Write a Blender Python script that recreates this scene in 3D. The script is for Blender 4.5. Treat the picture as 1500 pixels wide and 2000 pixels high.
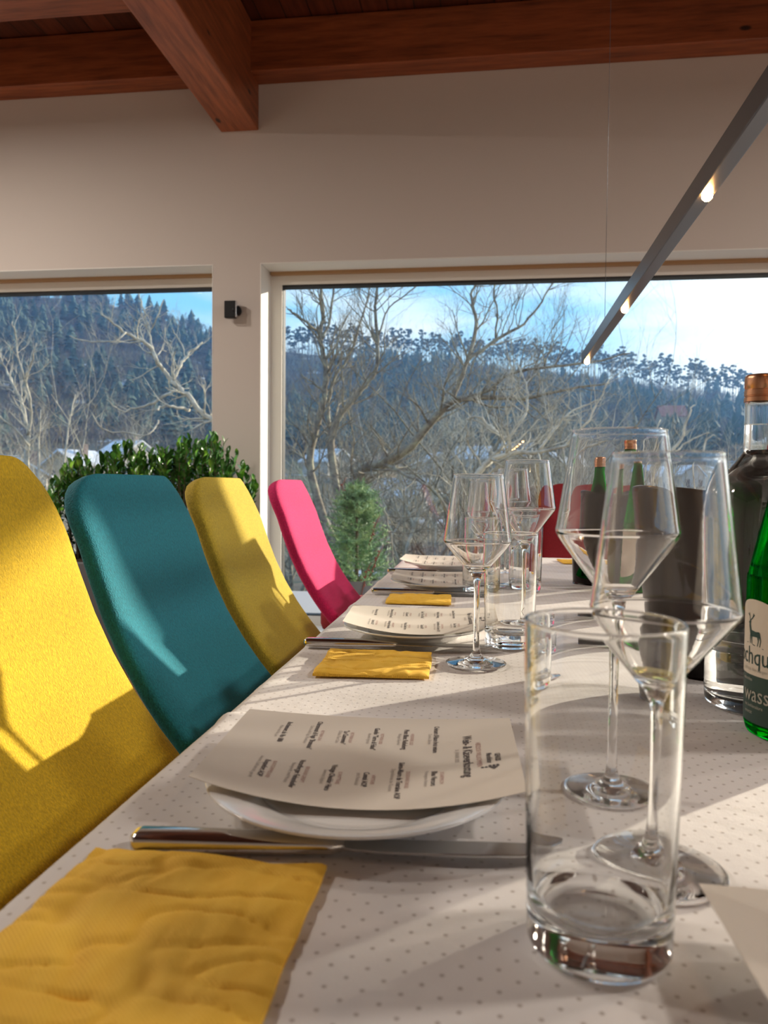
import bpy, bmesh, math, random
import numpy as np
from math import sin, cos, tan, pi, sqrt, atan, atan2, radians, exp
from mathutils import Vector, Matrix, noise

R = radians
sc = bpy.context.scene
for o in list(bpy.data.objects):
    bpy.data.objects.remove(o)

# ------------------------------------------------------------------ camera
cam_d = bpy.data.cameras.new('camera')
cam = bpy.data.objects.new('camera', cam_d)
sc.collection.objects.link(cam)
CAM_M = (Matrix.Translation((0, 0, .965)) @ Matrix.Rotation(R(7.6), 4, 'Z') @
         Matrix.Rotation(R(90 - 2.0), 4, 'X') @ Matrix.Rotation(R(.53), 4, 'Z'))
cam.matrix_world = CAM_M
cam_d.sensor_fit = 'VERTICAL'
cam_d.sensor_height = 36
cam_d.lens = 27
cam_d.clip_start = .02
cam_d.clip_end = 3000
cam_d.dof.use_dof = True
cam_d.dof.focus_distance = 1.0
cam_d.dof.aperture_fstop = 11
sc.camera = cam

# ------------------------------------------------------------------ world, sun, exposure
SUN_AZ, SUN_EL = R(48), R(12.6)          # measured from +Y towards +X
SUN_DIR = Vector((sin(SUN_AZ) * cos(SUN_EL), cos(SUN_AZ) * cos(SUN_EL), sin(SUN_EL)))
sc.view_settings.view_transform = 'Standard'
sc.view_settings.look = 'None'
sc.view_settings.gamma = 1
sc.view_settings.use_curve_mapping = False
sc.view_settings.exposure = 1.0
SKY_STRENGTH = 0.72
SUN_STRENGTH = 4.2

cy = sc.cycles
cy.use_denoising = True
cy.max_bounces = 24
cy.transmission_bounces = 22
cy.transparent_max_bounces = 24
cy.glossy_bounces = 8
cy.diffuse_bounces = 6
cy.sample_clamp_indirect = 6
cy.blur_glossy = .3
cy.use_adaptive_sampling = True
cy.adaptive_threshold = .015

world = bpy.data.worlds.new('sky')
sc.world = world
world.use_nodes = True
wt = world.node_tree
wt.nodes.clear()


def N(t, kind, **kw):
    n = t.nodes.new(kind)
    ins = kw.pop('ins', {})
    for k, v in kw.items():
        setattr(n, k, v)
    for k, v in ins.items():
        if isinstance(v, bpy.types.NodeSocket):
            t.links.new(v, n.inputs[k])
        else:
            n.inputs[k].default_value = v
    return n


def mathn(t, op, a, b=0.0, c=None, clamp=False):
    n = N(t, 'ShaderNodeMath', operation=op, use_clamp=clamp)
    for i, v in enumerate((a, b) if c is None else (a, b, c)):
        if isinstance(v, bpy.types.NodeSocket):
            t.links.new(v, n.inputs[i])
        else:
            n.inputs[i].default_value = v
    return n.outputs[0]


def mixc(t, f, a, b, blend='MIX'):
    n = N(t, 'ShaderNodeMix', data_type='RGBA', blend_type=blend)
    for i, v in ((0, f), (6, a), (7, b)):
        if isinstance(v, bpy.types.NodeSocket):
            t.links.new(v, n.inputs[i])
        else:
            n.inputs[i].default_value = v if i == 0 else (*v[:3], 1)
    return n.outputs[2]


def ramp(t, f, stops):
    n = N(t, 'ShaderNodeValToRGB', ins={0: f})
    e = n.color_ramp.elements
    while len(e) < len(stops):
        e.new(.5)
    for q, (p, c) in zip(e, stops):
        q.position = p
        q.color = (*c[:3], 1) if hasattr(c, '__len__') else (c, c, c, 1)
    return n.outputs[0]


tc = N(wt, 'ShaderNodeTexCoord')
sep = N(wt, 'ShaderNodeSeparateXYZ', ins={0: tc.outputs['Generated']})
blue = ramp(wt, sep.outputs[2], [(0.0, (.50, .70, .92)), (.12, (.30, .60, .92)), (.22, (.17, .50, .90)),
                                 (.38, (.14, .42, .85)), (1.0, (.12, .30, .62))])
mp = N(wt, 'ShaderNodeMapping', ins={0: tc.outputs['Generated'], 'Scale': (1.2, 1.2, 5.5)})
nz = N(wt, 'ShaderNodeTexNoise', ins={0: mp.outputs[0], 'Scale': 2.6, 'Detail': 7.0, 'Roughness': .55})
cl = ramp(wt, nz.outputs[0], [(.42, 0.0), (.66, 1.0)])
skyc = mixc(wt, mathn(wt, 'MULTIPLY', cl, .6), blue, (.86, .93, 1.0))
dotn = N(wt, 'ShaderNodeVectorMath', operation='DOT_PRODUCT', ins={0: tc.outputs['Generated'], 1: tuple(SUN_DIR)})
glow = ramp(wt, dotn.outputs['Value'], [(.74, 0.0), (.90, .80), (.97, 1.0)])
glow2 = mathn(wt, 'MULTIPLY_ADD', mathn(wt, 'SUBTRACT', nz.outputs[0], .5), .5, glow, clamp=True)
skyc = mixc(wt, glow2, skyc, (1.35, 1.32, 1.25))
below = mathn(wt, 'LESS_THAN', sep.outputs[2], -.01)
skyc = mixc(wt, below, skyc, (.10, .10, .11))
bg = N(wt, 'ShaderNodeBackground', ins={0: skyc, 1: SKY_STRENGTH})
wt.links.new(bg.outputs[0], N(wt, 'ShaderNodeOutputWorld').inputs[0])

sun_d = bpy.data.lights.new('sun', 'SUN')
sun_d.energy = SUN_STRENGTH
sun_d.angle = R(.7)
sun_d.color = (1.0, .97, .94)
sun_d.cycles.is_caustics_light = True
sun = bpy.data.objects.new('sun', sun_d)
sc.collection.objects.link(sun)
sun.rotation_euler = SUN_DIR.to_track_quat('Z', 'Y').to_euler()
sun.location = (8, 8, 6)


def portal(name, loc, rot, sx, sy):
    d = bpy.data.lights.new(name, 'AREA')
    d.shape = 'RECTANGLE'
    d.size, d.size_y = sx, sy
    d.cycles.is_portal = True
    o = bpy.data.objects.new(name, d)
    sc.collection.objects.link(o)
    o.location, o.rotation_euler = loc, rot


portal('portal_back', (-.2, 4.72, 1.15), (R(-90), 0, 0), 11.6, 2.2)
portal('portal_right', (6.14, -.2, 1.25), (0, R(90), 0), 2.3, 7.4)


def area(name, loc, size, power, color):
    d = bpy.data.lights.new(name, 'AREA')
    d.shape = 'DISK'
    d.size = size
    d.energy = power
    d.color = color
    o = bpy.data.objects.new(name, d)
    sc.collection.objects.link(o)
    o.location = loc
    return o


# fill lamps added out of view to brighten the room (each belongs to a fill_lamp built below)
FILL_SPOTS = [(-3.2, 1.0), (2.6, 1.0), (-3.2, 2.4), (3.5, 2.4)]
for lx, ly in FILL_SPOTS:
    area('fill_lamp_light', (lx, ly, 3.08), .34, 27, (1.0, .90, .80))

# ------------------------------------------------------------------ helpers


def at(x, y, X=None, Y=None, Z=None, D=None):
    """the point of the place seen at a pixel of the photo, on a chosen plane"""
    d = CAM_M.to_3x3() @ Vector(((x - 750) / 1500, (1000 - y) / 1500, -1))
    if X is not None: t = X / d.x
    elif Y is not None: t = Y / d.y
    elif Z is not None: t = (Z - .965) / d.z
    else: t = D / sqrt(d.x ** 2 + d.y ** 2)
    return Vector((0, 0, .965)) + d * t


def tag(o, label=None, cat=None, group=None, kind=None):
    if label: o['label'] = label
    if cat: o['category'] = cat
    if group: o['group'] = group
    if kind: o['kind'] = kind
    return o


def empty(name, loc=(0, 0, 0), rz=0):
    o = bpy.data.objects.new(name, None)
    sc.collection.objects.link(o)
    o.location = loc
    o.rotation_euler = (0, 0, rz)
    o.empty_display_size = .05
    return o


def link(name, me, mat, parent=None, smooth=False):
    o = bpy.data.objects.new(name, me)
    sc.collection.objects.link(o)
    if mat:
        for m in (mat if isinstance(mat, (list, tuple)) else [mat]):
            me.materials.append(m)
    if parent: o.parent = parent
    if smooth:
        me.polygons.foreach_set('use_smooth', [True] * len(me.polygons))
    return o


def sharp(me, ang=40):
    me.polygons.foreach_set('use_smooth', [True] * len(me.polygons))
    me.set_sharp_from_angle(angle=R(ang))


def copy_tree(o, parent=None):
    c = o.copy()
    sc.collection.objects.link(c)
    c.parent = parent
    for ch in list(o.children):
        copy_tree(ch, c)
    return c


class MB:
    """collects shapes into one mesh"""

    def __init__(s):
        s.v, s.f, s.m = [], [], []

    def add(s, vs, fs, mi=0):
        b = len(s.v)
        s.v += [tuple(v) for v in vs]
        s.f += [tuple(i + b for i in f) for f in fs]
        s.m += [mi] * len(fs)
        return s

    def box(s, x0, x1, y0, y1, z0, z1, mi=0, M=None):
        vs = [(x, y, z) for x in (x0, x1) for y in (y0, y1) for z in (z0, z1)]
        if M: vs = [M @ Vector(v) for v in vs]
        return s.add(vs, [(0, 1, 3, 2), (4, 6, 7, 5), (0, 4, 5, 1), (2, 3, 7, 6), (0, 2, 6, 4), (1, 5, 7, 3)], mi)

    def lathe(s, prof, n=48, mi=0, c=(0, 0, 0), closed=True):
        """prof: (r, z) from axis to axis, or an open strip"""
        vs, rows = [], []
        for r, z in prof:
            if r < 1e-7:
                rows.append([len(vs)])
                vs.append((c[0], c[1], c[2] + z))
            else:
                rows.append(list(range(len(vs), len(vs) + n)))
                vs += [(c[0] + r * cos(2 * pi * k / n), c[1] + r * sin(2 * pi * k / n), c[2] + z) for k in range(n)]
        fs = []
        for a, b in zip(rows, rows[1:]):
            for k in range(n):
                k2 = (k + 1) % n
                if len(a) == 1 and len(b) == 1: continue
                if len(a) == 1: fs.append((a[0], b[k2], b[k]))
                elif len(b) == 1: fs.append((a[k], a[k2], b[0]))
                else: fs.append((a[k], a[k2], b[k2], b[k]))
        return s.add(vs, fs, mi)

    def tube(s, pts, rads, n=6, mi=0, cap=True):
        pts = [Vector(p) for p in pts]
        if not hasattr(rads, '__len__'): rads = [rads] * len(pts)
        vs, fs = [], []
        up = None
        for i, p in enumerate(pts):
            d = (pts[min(i + 1, len(pts) - 1)] - pts[max(i - 1, 0)]).normalized()
            if up is None:
                up = d.orthogonal().normalized()
            up = (up - d * up.dot(d))
            up = up.normalized() if up.length > 1e-6 else d.orthogonal().normalized()
            w = d.cross(up)
            for k in range(n):
                a = 2 * pi * k / n
                vs.append(p + (up * cos(a) + w * sin(a)) * rads[i])
        for i in range(len(pts) - 1):
            for k in range(n):
                k2 = (k + 1) % n
                fs.append((i * n + k, i * n + k2, (i + 1) * n + k2, (i + 1) * n + k))
        if cap:
            fs.append(tuple(range(n))[::-1])
            fs.append(tuple((len(pts) - 1) * n + k for k in range(n)))
        return s.add(vs, fs, mi)

    def poly_prism(s, pts2, z0, z1, mi=0, M=None):
        n = len(pts2)
        vs = [Vector((x, y, z0)) for x, y in pts2] + [Vector((x, y, z1)) for x, y in pts2]
        if M: vs = [M @ v for v in vs]
        fs = [tuple(range(n))[::-1], tuple(range(n, 2 * n))]
        fs += [(i, (i + 1) % n, n + (i + 1) % n, n + i) for i in range(n)]
        return s.add(vs, fs, mi)

    def mesh(s, name, fix=True):
        me = bpy.data.meshes.new(name)
        me.from_pydata(s.v, [], s.f)
        me.polygons.foreach_set('material_index', s.m)
        if fix:
            bm = bmesh.new()
            bm.from_mesh(me)
            bmesh.ops.recalc_face_normals(bm, faces=bm.faces)
            bm.to_mesh(me)
            bm.free()
        return me

    def build(s, name, mat, parent=None, smooth=False, ang=None, bevel=0, fix=True):
        me = s.mesh(name, fix)
        o = link(name, me, mat, parent, smooth)
        if ang: sharp(me, ang)
        if bevel:
            b = o.modifiers.new('bevel', 'BEVEL')
            b.width, b.segments, b.limit_method = bevel, 2, 'ANGLE'
        return o


def mat(name, color=(.8, .8, .8), rough=.5, **kw):
    m = bpy.data.materials.new(name)
    m.use_nodes = True
    b = m.node_tree.nodes['Principled BSDF']
    b.inputs['Base Color'].default_value = (*color[:3], 1)
    b.inputs['Roughness'].default_value = rough
    for k, v in kw.items():
        b.inputs[k.replace('_', ' ')].default_value = v
    return m


def bsdf(m): return m.node_tree.nodes['Principled BSDF']


def set_in(m, key, sock): m.node_tree.links.new(sock, bsdf(m).inputs[key])


def bump(m, h, strength=.3, dist=.001):
    t = m.node_tree
    n = N(t, 'ShaderNodeBump', ins={'Strength': strength, 'Distance': dist, 'Height': h})
    t.links.new(n.outputs[0], bsdf(m).inputs['Normal'])


def coords(m, scale=(1, 1, 1), kind='Object'):
    t = m.node_tree
    c = N(t, 'ShaderNodeTexCoord')
    return N(t, 'ShaderNodeMapping', ins={0: c.outputs[kind], 'Scale': scale}).outputs[0]


def geo_pos(m, scale=(1, 1, 1)):
    t = m.node_tree
    return N(t, 'ShaderNodeMapping', ins={0: N(t, 'ShaderNodeNewGeometry').outputs['Position'], 'Scale': scale}).outputs[0]


def noise_n(m, vec, scale, detail=4.0, rough=.5):
    return N(m.node_tree, 'ShaderNodeTexNoise', ins={0: vec, 'Scale': scale, 'Detail': detail, 'Roughness': rough}).outputs[0]


# ------------------------------------------------------------------ materials
M = {}


def wood(name, c1, c2, along='Y', rough=.45, plank=None):
    m = mat(name, c1, rough)
    t = m.node_tree
    s = {'X': (1.2, 14, 14), 'Y': (14, 1.2, 14)}[along]
    v = coords(m, s)
    n1 = noise_n(m, v, 3.0, 8.0, .6)
    n2 = noise_n(m, coords(m, tuple(q * .25 for q in s)), 2.0, 4.0)
    col = ramp(t, n1, [(.25, c2), (.6, c1), (.85, tuple(q * 1.25 for q in c1))])
    col = mixc(t, mathn(t, 'MULTIPLY', n2, .6), col, c2, 'MULTIPLY')
    # knots
    vo = N(t, 'ShaderNodeTexVoronoi', ins={0: coords(m, {'X': (1.3, 3, 3), 'Y': (3, 1.3, 3)}[along]), 'Scale': 1.5})
    kn = ramp(t, vo.outputs['Distance'], [(0.0, 1.0), (.045, .9), (.07, 0.0)])
    col = mixc(t, kn, col, (.02, .008, .005))
    if plank:
        c = N(t, 'ShaderNodeSeparateXYZ', ins={0: coords(m)})
        x = mathn(t, 'DIVIDE', c.outputs[0], plank)
        fr = mathn(t, 'FRACT', x)
        idx = mathn(t, 'FLOOR', x)
        wn = N(t, 'ShaderNodeTexWhiteNoise', noise_dimensions='1D', ins={'W': idx}).outputs[0]
        col = mixc(t, .75, col, ramp(t, wn, [(0, .35), (1, 1.0)]), 'MULTIPLY')
        g = mathn(t, 'LESS_THAN', fr, .05)
        col = mixc(t, g, col, (.01, .005, .004))
    set_in(m, 'Base Color', col)
    bump(m, n1, .25, .003)
    return m


M['wood_beam'] = wood('wood_beam', (.44, .12, .04), (.16, .04, .014), 'X')
M['wood_beam_y'] = wood('wood_beam_y', (.52, .155, .055), (.20, .055, .02), 'Y')
M['wood_ceiling'] = wood('wood_ceiling', (.24, .06, .024), (.11, .026, .012), 'Y', plank=.14)
M['wood_floor'] = wood('wood_floor', (.36, .22, .12), (.22, .12, .06), 'Y', .35, plank=.16)
M['wood_strip'] = mat('wood_strip', (.42, .25, .12), .5)
M['plaster'] = mat('plaster', (.63, .575, .535), .9)
bump(M['plaster'], noise_n(M['plaster'], geo_pos(M['plaster']), 260.0, 3.0), .25, .0006)
M['white_paint'] = mat('white_paint', (.82, .81, .77), .45)
M['gasket'] = mat('gasket', (.015, .015, .017), .5)

m = bpy.data.materials.new('window_glass')
m.use_nodes = True
t = m.node_tree
t.nodes.clear()
bf = N(t, 'ShaderNodeNewGeometry').outputs['Backfacing']
fr = N(t, 'ShaderNodeFresnel', ins={0: mathn(t, 'ADD', mathn(t, 'MULTIPLY', bf, 1 / 1.45 - 1.45), 1.45)})
tr = N(t, 'ShaderNodeBsdfTransparent', ins={0: (.985, .995, .995, 1)})
gl = N(t, 'ShaderNodeBsdfGlossy', ins={'Roughness': 0.0})
mx = N(t, 'ShaderNodeMixShader', ins={0: fr.outputs[0], 1: tr.outputs[0], 2: gl.outputs[0]})
t.links.new(mx.outputs[0], N(t, 'ShaderNodeOutputMaterial').inputs[0])
M['window_glass'] = m


def glass(name, color=(1, 1, 1), ior=1.5, rough=0.0):
    m = bpy.data.materials.new(name)
    m.use_nodes = True
    t = m.node_tree
    t.nodes.clear()
    g = N(t, 'ShaderNodeBsdfGlass', ins={0: (*color, 1), 'Roughness': rough, 'IOR': ior})
    t.links.new(g.outputs[0], N(t, 'ShaderNodeOutputMaterial').inputs[0])
    return m


M['crystal'] = glass('crystal', (1, 1, 1), 1.5)
M['clear_glass'] = glass('clear_glass', (.995, 1, 1), 1.5)
M['green_glass'] = glass('green_glass', (.02, .62, .12), 1.5)
M['water'] = glass('water', (1, 1, 1), 1.333)
M['white_wine'] = glass('white_wine', (.97, .93, .66), 1.34)
M['copper_cap'] = mat('copper_cap', (.62, .33, .20), .32, Metallic=.9)
M['porcelain'] = mat('porcelain', (.84, .83, .81), .12)
M['steel'] = mat('steel', (.62, .60, .58), .16, Metallic=1.0)
M['blade_steel'] = mat('blade_steel', (.50, .50, .50), .24, Metallic=1.0)
M['black_cooler'] = mat('black_cooler', (.007, .004, .0035), .24, Specular_IOR_Level=.2)
M['black_plastic'] = mat('black_plastic', (.006, .006, .007), .45, Specular_IOR_Level=.2)
M['chrome'] = mat('chrome', (.75, .76, .78), .15, Metallic=1.0)
M['dark_metal'] = mat('dark_metal', (.10, .10, .11), .3, Metallic=.7)
M['paper'] = mat('paper', (.80, .735, .64), .75)
M['ink'] = mat('ink', (.10, .085, .085), .7)
M['ink_red'] = mat('ink_red', (.46, .25, .22), .7)
M['ink_grey'] = mat('ink_grey', (.33, .29, .26), .7)
M['chair_leg'] = mat('chair_leg', (.08, .07, .065), .35, Metallic=.6)

# tablecloth: woven cloth with a lattice of small satin dots
m = mat('cloth', (.80, .74, .70), .72)
t = m.node_tree
p = geo_pos(m)
sp = N(t, 'ShaderNodeSeparateXYZ', ins={0: p})


def lattice(t, x, y, px, py, ox, oy, r):
    a = mathn(t, 'SUBTRACT', mathn(t, 'FRACT', mathn(t, 'ADD', mathn(t, 'DIVIDE', x, px), ox)), .5)
    b = mathn(t, 'SUBTRACT', mathn(t, 'FRACT', mathn(t, 'ADD', mathn(t, 'DIVIDE', y, py), oy)), .5)
    a = mathn(t, 'MULTIPLY', a, px)
    b = mathn(t, 'MULTIPLY', b, py)
    d = mathn(t, 'SQRT', mathn(t, 'ADD', mathn(t, 'MULTIPLY', a, a), mathn(t, 'MULTIPLY', b, b)))
    return mathn(t, 'SUBTRACT', 1.0, mathn(t, 'DIVIDE', mathn(t, 'SUBTRACT', d, r * .7), r * .5, clamp=True))


d1 = lattice(t, sp.outputs[0], sp.outputs[1], .0165, .0150, .0, .0, .0012)
d2 = lattice(t, sp.outputs[0], sp.outputs[1], .0165, .0150, .5, .5, .0012)
dots = mathn(t, 'MAXIMUM', d1, d2)
cn = noise_n(m, p, 30.0, 4.0)
base = mixc(t, cn, (.71, .675, .655), (.79, .76, .745))
set_in(m, 'Base Color', mixc(t, dots, base, (.46, .41, .38)))
set_in(m, 'Roughness', mathn(t, 'SUBTRACT', .72, mathn(t, 'MULTIPLY', dots, .38)))
wv = noise_n(m, p, 900.0, 2.0)
hh = mathn(t, 'ADD', mathn(t, 'MULTIPLY', wv, .35), mathn(t, 'MULTIPLY', noise_n(m, p, 55.0, 5.0), 1.4))
bump(m, hh, .35, .0012)
M['cloth'] = m

# napkins: embossed yellow tissue
m = mat('napkin', (.86, .55, .10), .8)
t = m.node_tree
p = coords(m)
n1 = noise_n(m, coords(m, (1, .35, 1)), 70.0, 4.0)
set_in(m, 'Base Color', mixc(t, n1, (.86, .46, .025), (.98, .64, .085)))
sp = N(t, 'ShaderNodeSeparateXYZ', ins={0: p})
w1 = mathn(t, 'SINE', mathn(t, 'MULTIPLY', mathn(t, 'ADD', sp.outputs[0], sp.outputs[1]), 2600.0))
bump(m, mathn(t, 'ADD', mathn(t, 'MULTIPLY', n1, 2.0), mathn(t, 'MULTIPLY', w1, .12)), .5, .0015)
try:
    bsdf(m).inputs['Subsurface Weight'].default_value = 0
except Exception:
    pass
M['napkin'] = m


def fabric(name, c, sheen=.06):
    m = mat(name, c, .85)
    t = m.node_tree
    v = coords(m)
    n1 = noise_n(m, coords(m, (1, 1, .5)), 420.0, 3.0, .6)
    n2 = noise_n(m, v, 18.0, 3.0)
    a = mixc(t, ramp(t, n1, [(.3, 0.0), (.7, 1.0)]), tuple(q * .70 for q in c), tuple(min(1, q * 1.25) for q in c))
    a = mixc(t, mathn(t, 'MULTIPLY', n2, .35), a, tuple(q * .8 for q in c))
    set_in(m, 'Base Color', a)
    vo = N(t, 'ShaderNodeTexVoronoi', ins={0: v, 'Scale': 480.0}).outputs['Distance']
    bump(m, mathn(t, 'ADD', vo, n1), .6, .0012)
    bsdf(m).inputs['Sheen Weight'].default_value = sheen
    bsdf(m).inputs['Sheen Roughness'].default_value = .4
    return m


M['yellow_fabric'] = fabric('yellow_fabric', (.64, .42, .010))
M['mustard_fabric'] = fabric('mustard_fabric', (.56, .41, .035))
M['teal_fabric'] = fabric('teal_fabric', (.012, .22, .29), .05)
M['pink_fabric'] = fabric('pink_fabric', (.68, .012, .14))
M['red_fabric'] = fabric('red_fabric', (.26, .008, .016), .03)

# ------------------------------------------------------------------ room shell
WY = 4.3            # inner face of the window wall
X0, X1, Y0, CZ = -5.2, 6.0, -4.0, 3.50


def struct(name, mb, m, bevel=0):
    o = mb.build(name, m, bevel=bevel)
    o['kind'] = 'structure'
    return o


WIN = [(-4.9, -1.58), (-1.30, 2.92), (3.14, 5.75)]      # openings in the window wall; unseen right pier placed to shade the teal chair
ZT, ZB = 2.227, .10
mb = MB()
mb.box(X0, X1, WY, WY + .38, ZT, CZ + .3)
mb.box(X0, X1, WY, WY + .38, -.1, ZB)
for a, b in ((X0, WIN[0][0]), (WIN[0][1], WIN[1][0]), (WIN[1][1], WIN[2][0]), (WIN[2][1], X1)):
    mb.box(a, b, WY, WY + .38, ZB, ZT)
struct('wall_back', mb, M['plaster'])
mb = MB()
mb.box(X1, X1 + .3, Y0, WY, 2.4, CZ + .3); mb.box(X1, X1 + .3, Y0, WY, -.1, .15)
mb.box(X1, X1 + .3, Y0, -3.7, .15, 2.4); mb.box(X1, X1 + .3, 3.6, WY + .38, .15, 2.4)
struct('wall_right', mb, M['plaster'])
mb = MB().box(X0, X1, Y0 - .3, Y0, -.1, CZ + .3)
struct('wall_rear', mb, M['plaster'])
struct('wall_left', MB().box(X0 - .3, X0, Y0 - .3, WY + .38, -.1, CZ + .3), M['plaster'])
struct('floor', MB().box(X0, X1, Y0, WY, -.1, 0), M['wood_floor'])
struct('ceiling', MB().box(X0, X1, Y0, WY + .0, CZ + .005, CZ + .1), M['wood_ceiling'])


def window(n, a, b, lit_left):
    mb = MB()
    # white reveal lining
    e = .006
    f0, f1 = WY + .20, WY + .28
    mb.box(a, a + e, WY - .002, f0, ZB, ZT); mb.box(b - e, b, WY - .002, f0, ZB, ZT)
    mb.box(a + e, b - e, WY - .002, f0 - .035, ZT - e, ZT)
    mb.box(a + e, b - e, WY - .01, f0, ZB, ZB + .02)
    # frame
    fw = .075
    mb.box(a, a + fw, f0, f1, ZB + fw, ZT - fw); mb.box(b - fw, b, f0, f1, ZB + fw, ZT - fw)
    mb.box(a, b, f0, f1, ZT - fw, ZT); mb.box(a, b, f0, f1, ZB, ZB + fw)
    o = mb.build('window_%d' % n, M['white_paint'], bevel=.002)
    o['kind'] = 'structure'
    g = MB()
    q = fw
    g.box(a + q, a + q + .004, f0 + .01, f1 - .01, ZB + q, ZT - q); g.box(b - q - .004, b - q, f0 + .01, f1 - .01, ZB + q, ZT - q)
    g.box(a + q, b - q, f0 + .004, f1 - .01, ZT - q - .012, ZT - q); g.box(a + q, b - q, f0 + .01, f1 - .01, ZB + q, ZB + q + .006)
    g.build('window_gasket', M['gasket'], o)
    s = MB().box(a + .012, b - .012, f0 - .034, f0 - .001, ZT - .022, ZT)
    s.build('blind_strip', M['wood_strip'], o)
    p = MB().box(a + q - .005, b - q + .005, f0 + .046, f0 + .054, ZB + q - .005, ZT - q + .005)
    p.build('window_pane', M['window_glass'], o)


for i, (a, b) in enumerate(WIN):
    window(i + 1, a, b, i == 1)


def added_window(n, pts, frame):
    o = frame.build('window_%d' % n, M['white_paint'])
    o['kind'] = 'structure'
    MB().add(pts, [(0, 1, 2, 3)]).build('window_pane', M['window_glass'], o)


fb = MB()  # unseen side window, added so more sky light fills the room
for yy in (-3.7, -1.28, 1.16, 3.54): fb.box(X1 + .12, X1 + .18, yy, yy + .06, .15, 2.4)
fb.box(X1 + .12, X1 + .18, -3.7, 3.6, .15, .21); fb.box(X1 + .12, X1 + .18, -3.7, 3.6, 2.34, 2.4)
added_window(4, [(X1 + .15, -3.7, .15), (X1 + .15, 3.6, .15), (X1 + .15, 3.6, 2.4), (X1 + .15, -3.7, 2.4)], fb)

# ceiling beams: a rail on the wall head, cross beams, main beams running into the room


def beam(name, x0, x1, y0, y1, z0, z1, m, label, group=None):
    o = MB().box(x0, x1, y0, y1, z0, z1).build(name, m, bevel=.006)
    tag(o, label, 'beam', group)
    # slightly uneven hewn edges
    return o


beam('wall_beam', X0, X1, 4.155, WY, 3.225, CZ, M['wood_beam'], 'red-brown wooden beam running along the head of the window wall')
beam('main_beam', -1.533, -1.312, Y0, WY, 2.972, CZ, M['wood_beam_y'],
     'thick red-brown wooden beam coming down from the top left and ending on the wall between the windows')
beam('cross_beam', X0, -1.535, 3.40, 3.585, 3.23, CZ, M['wood_beam'], 'red-brown cross beam in the top left corner, left of the thick main beam')

# ------------------------------------------------------------------ wall device on the pier
dev = empty('wall_spotlight', (-1.455, WY, 1.955))
tag(dev, 'small black spotlight with a chrome edge on the pier between the windows', 'spotlight')
mb = MB()
n = 24
pr = []
for k in range(n + 1):
    a = pi + pi * k / n
    pr.append((.034 * cos(a) * 1.0, .012 * sin(a)))
pts = [(-.036, -.03), (.030, -.03), (.030, .0)] + [(.030 - .066 * k / 8, .010 * sin(pi * k / 8)) for k in range(1, 8)] + [(-.036, .0)]
mb.poly_prism([(x, y - .035) for x, y in pts], -.048, .048)
mb.build('housing', M['black_plastic'], dev, bevel=.003)
MB().box(.0305, .0375, -.069, -.032, -.046, .046).build('chrome_edge', M['chrome'], dev, bevel=.0015)
mb = MB()
mb.lathe([(0, -.034)] + [(.034 * cos(a), .034 * sin(a)) for a in [(-pi / 2 + pi * k / 10) for k in range(1, 10)]] + [(0, .034)], 24)
b = mb.build('mount_ball', M['black_plastic'], dev, smooth=True)
b.location = (.022, -.0335, -.004)

# ------------------------------------------------------------------ table and cloths
TX0, TX1, TY0, TY1, TZ = -.232, .832, -.75, 2.37, .744
tbl = empty('dining_table', (.3, .8, 0))
tag(tbl, 'long dining table hidden under the white dotted tablecloths', 'table')
MB().box(TX0 - .3, TX1 - .3, TY0 - .8, TY1 - .8, TZ - .028, TZ).build('tabletop', M['wood_floor'], tbl, bevel=.004)
for sx in (TX0 + .06, TX1 - .12):
    for sy in (TY0 + .08, .8, TY1 - .14):
        MB().box(sx - .3, sx - .24, sy - .8, sy - .74, 0, TZ - .028).build('leg', M['chair_leg'], tbl, bevel=.003)


def cloth_h(x, y):
    h = .0
    h += .0007 * noise.noise(Vector((x * 7, y * 5, 1.3)))
    h += .00045 * noise.noise(Vector((x * 22, y * 14, 4.7)))
    for yc, amp, w, s in ((1.035, .0016, .010, .02), (1.345, .0026, .014, -.03), (1.40, .0014, .02, .05), (.86, .0008, .02, .2), (1.72, .0018, .012, .02)):
        yy = yc + s * (x - .1) + .010 * noise.noise(Vector((x * 4, yc * 9, 0)))
        h += amp * exp(-((y - yy) / w) ** 2) * (.6 + .8 * abs(noise.noise(Vector((x * 5, yc * 3, 2)))))
    for (cx, cy_, dx, dy, amp) in ((.12, .62, .8, .6, .0016), (.18, .66, .9, .35, .0014), (.2, 1.2, .5, .8, .002), (-.2, .30, .3, .9, .0012)):
        u = (x - cx) * dx + (y - cy_) * dy
        v = -(x - cx) * dy + (y - cy_) * dx
        h += amp * exp(-(v / .008) ** 2) * exp(-(u / .10) ** 2)
    return h


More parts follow.
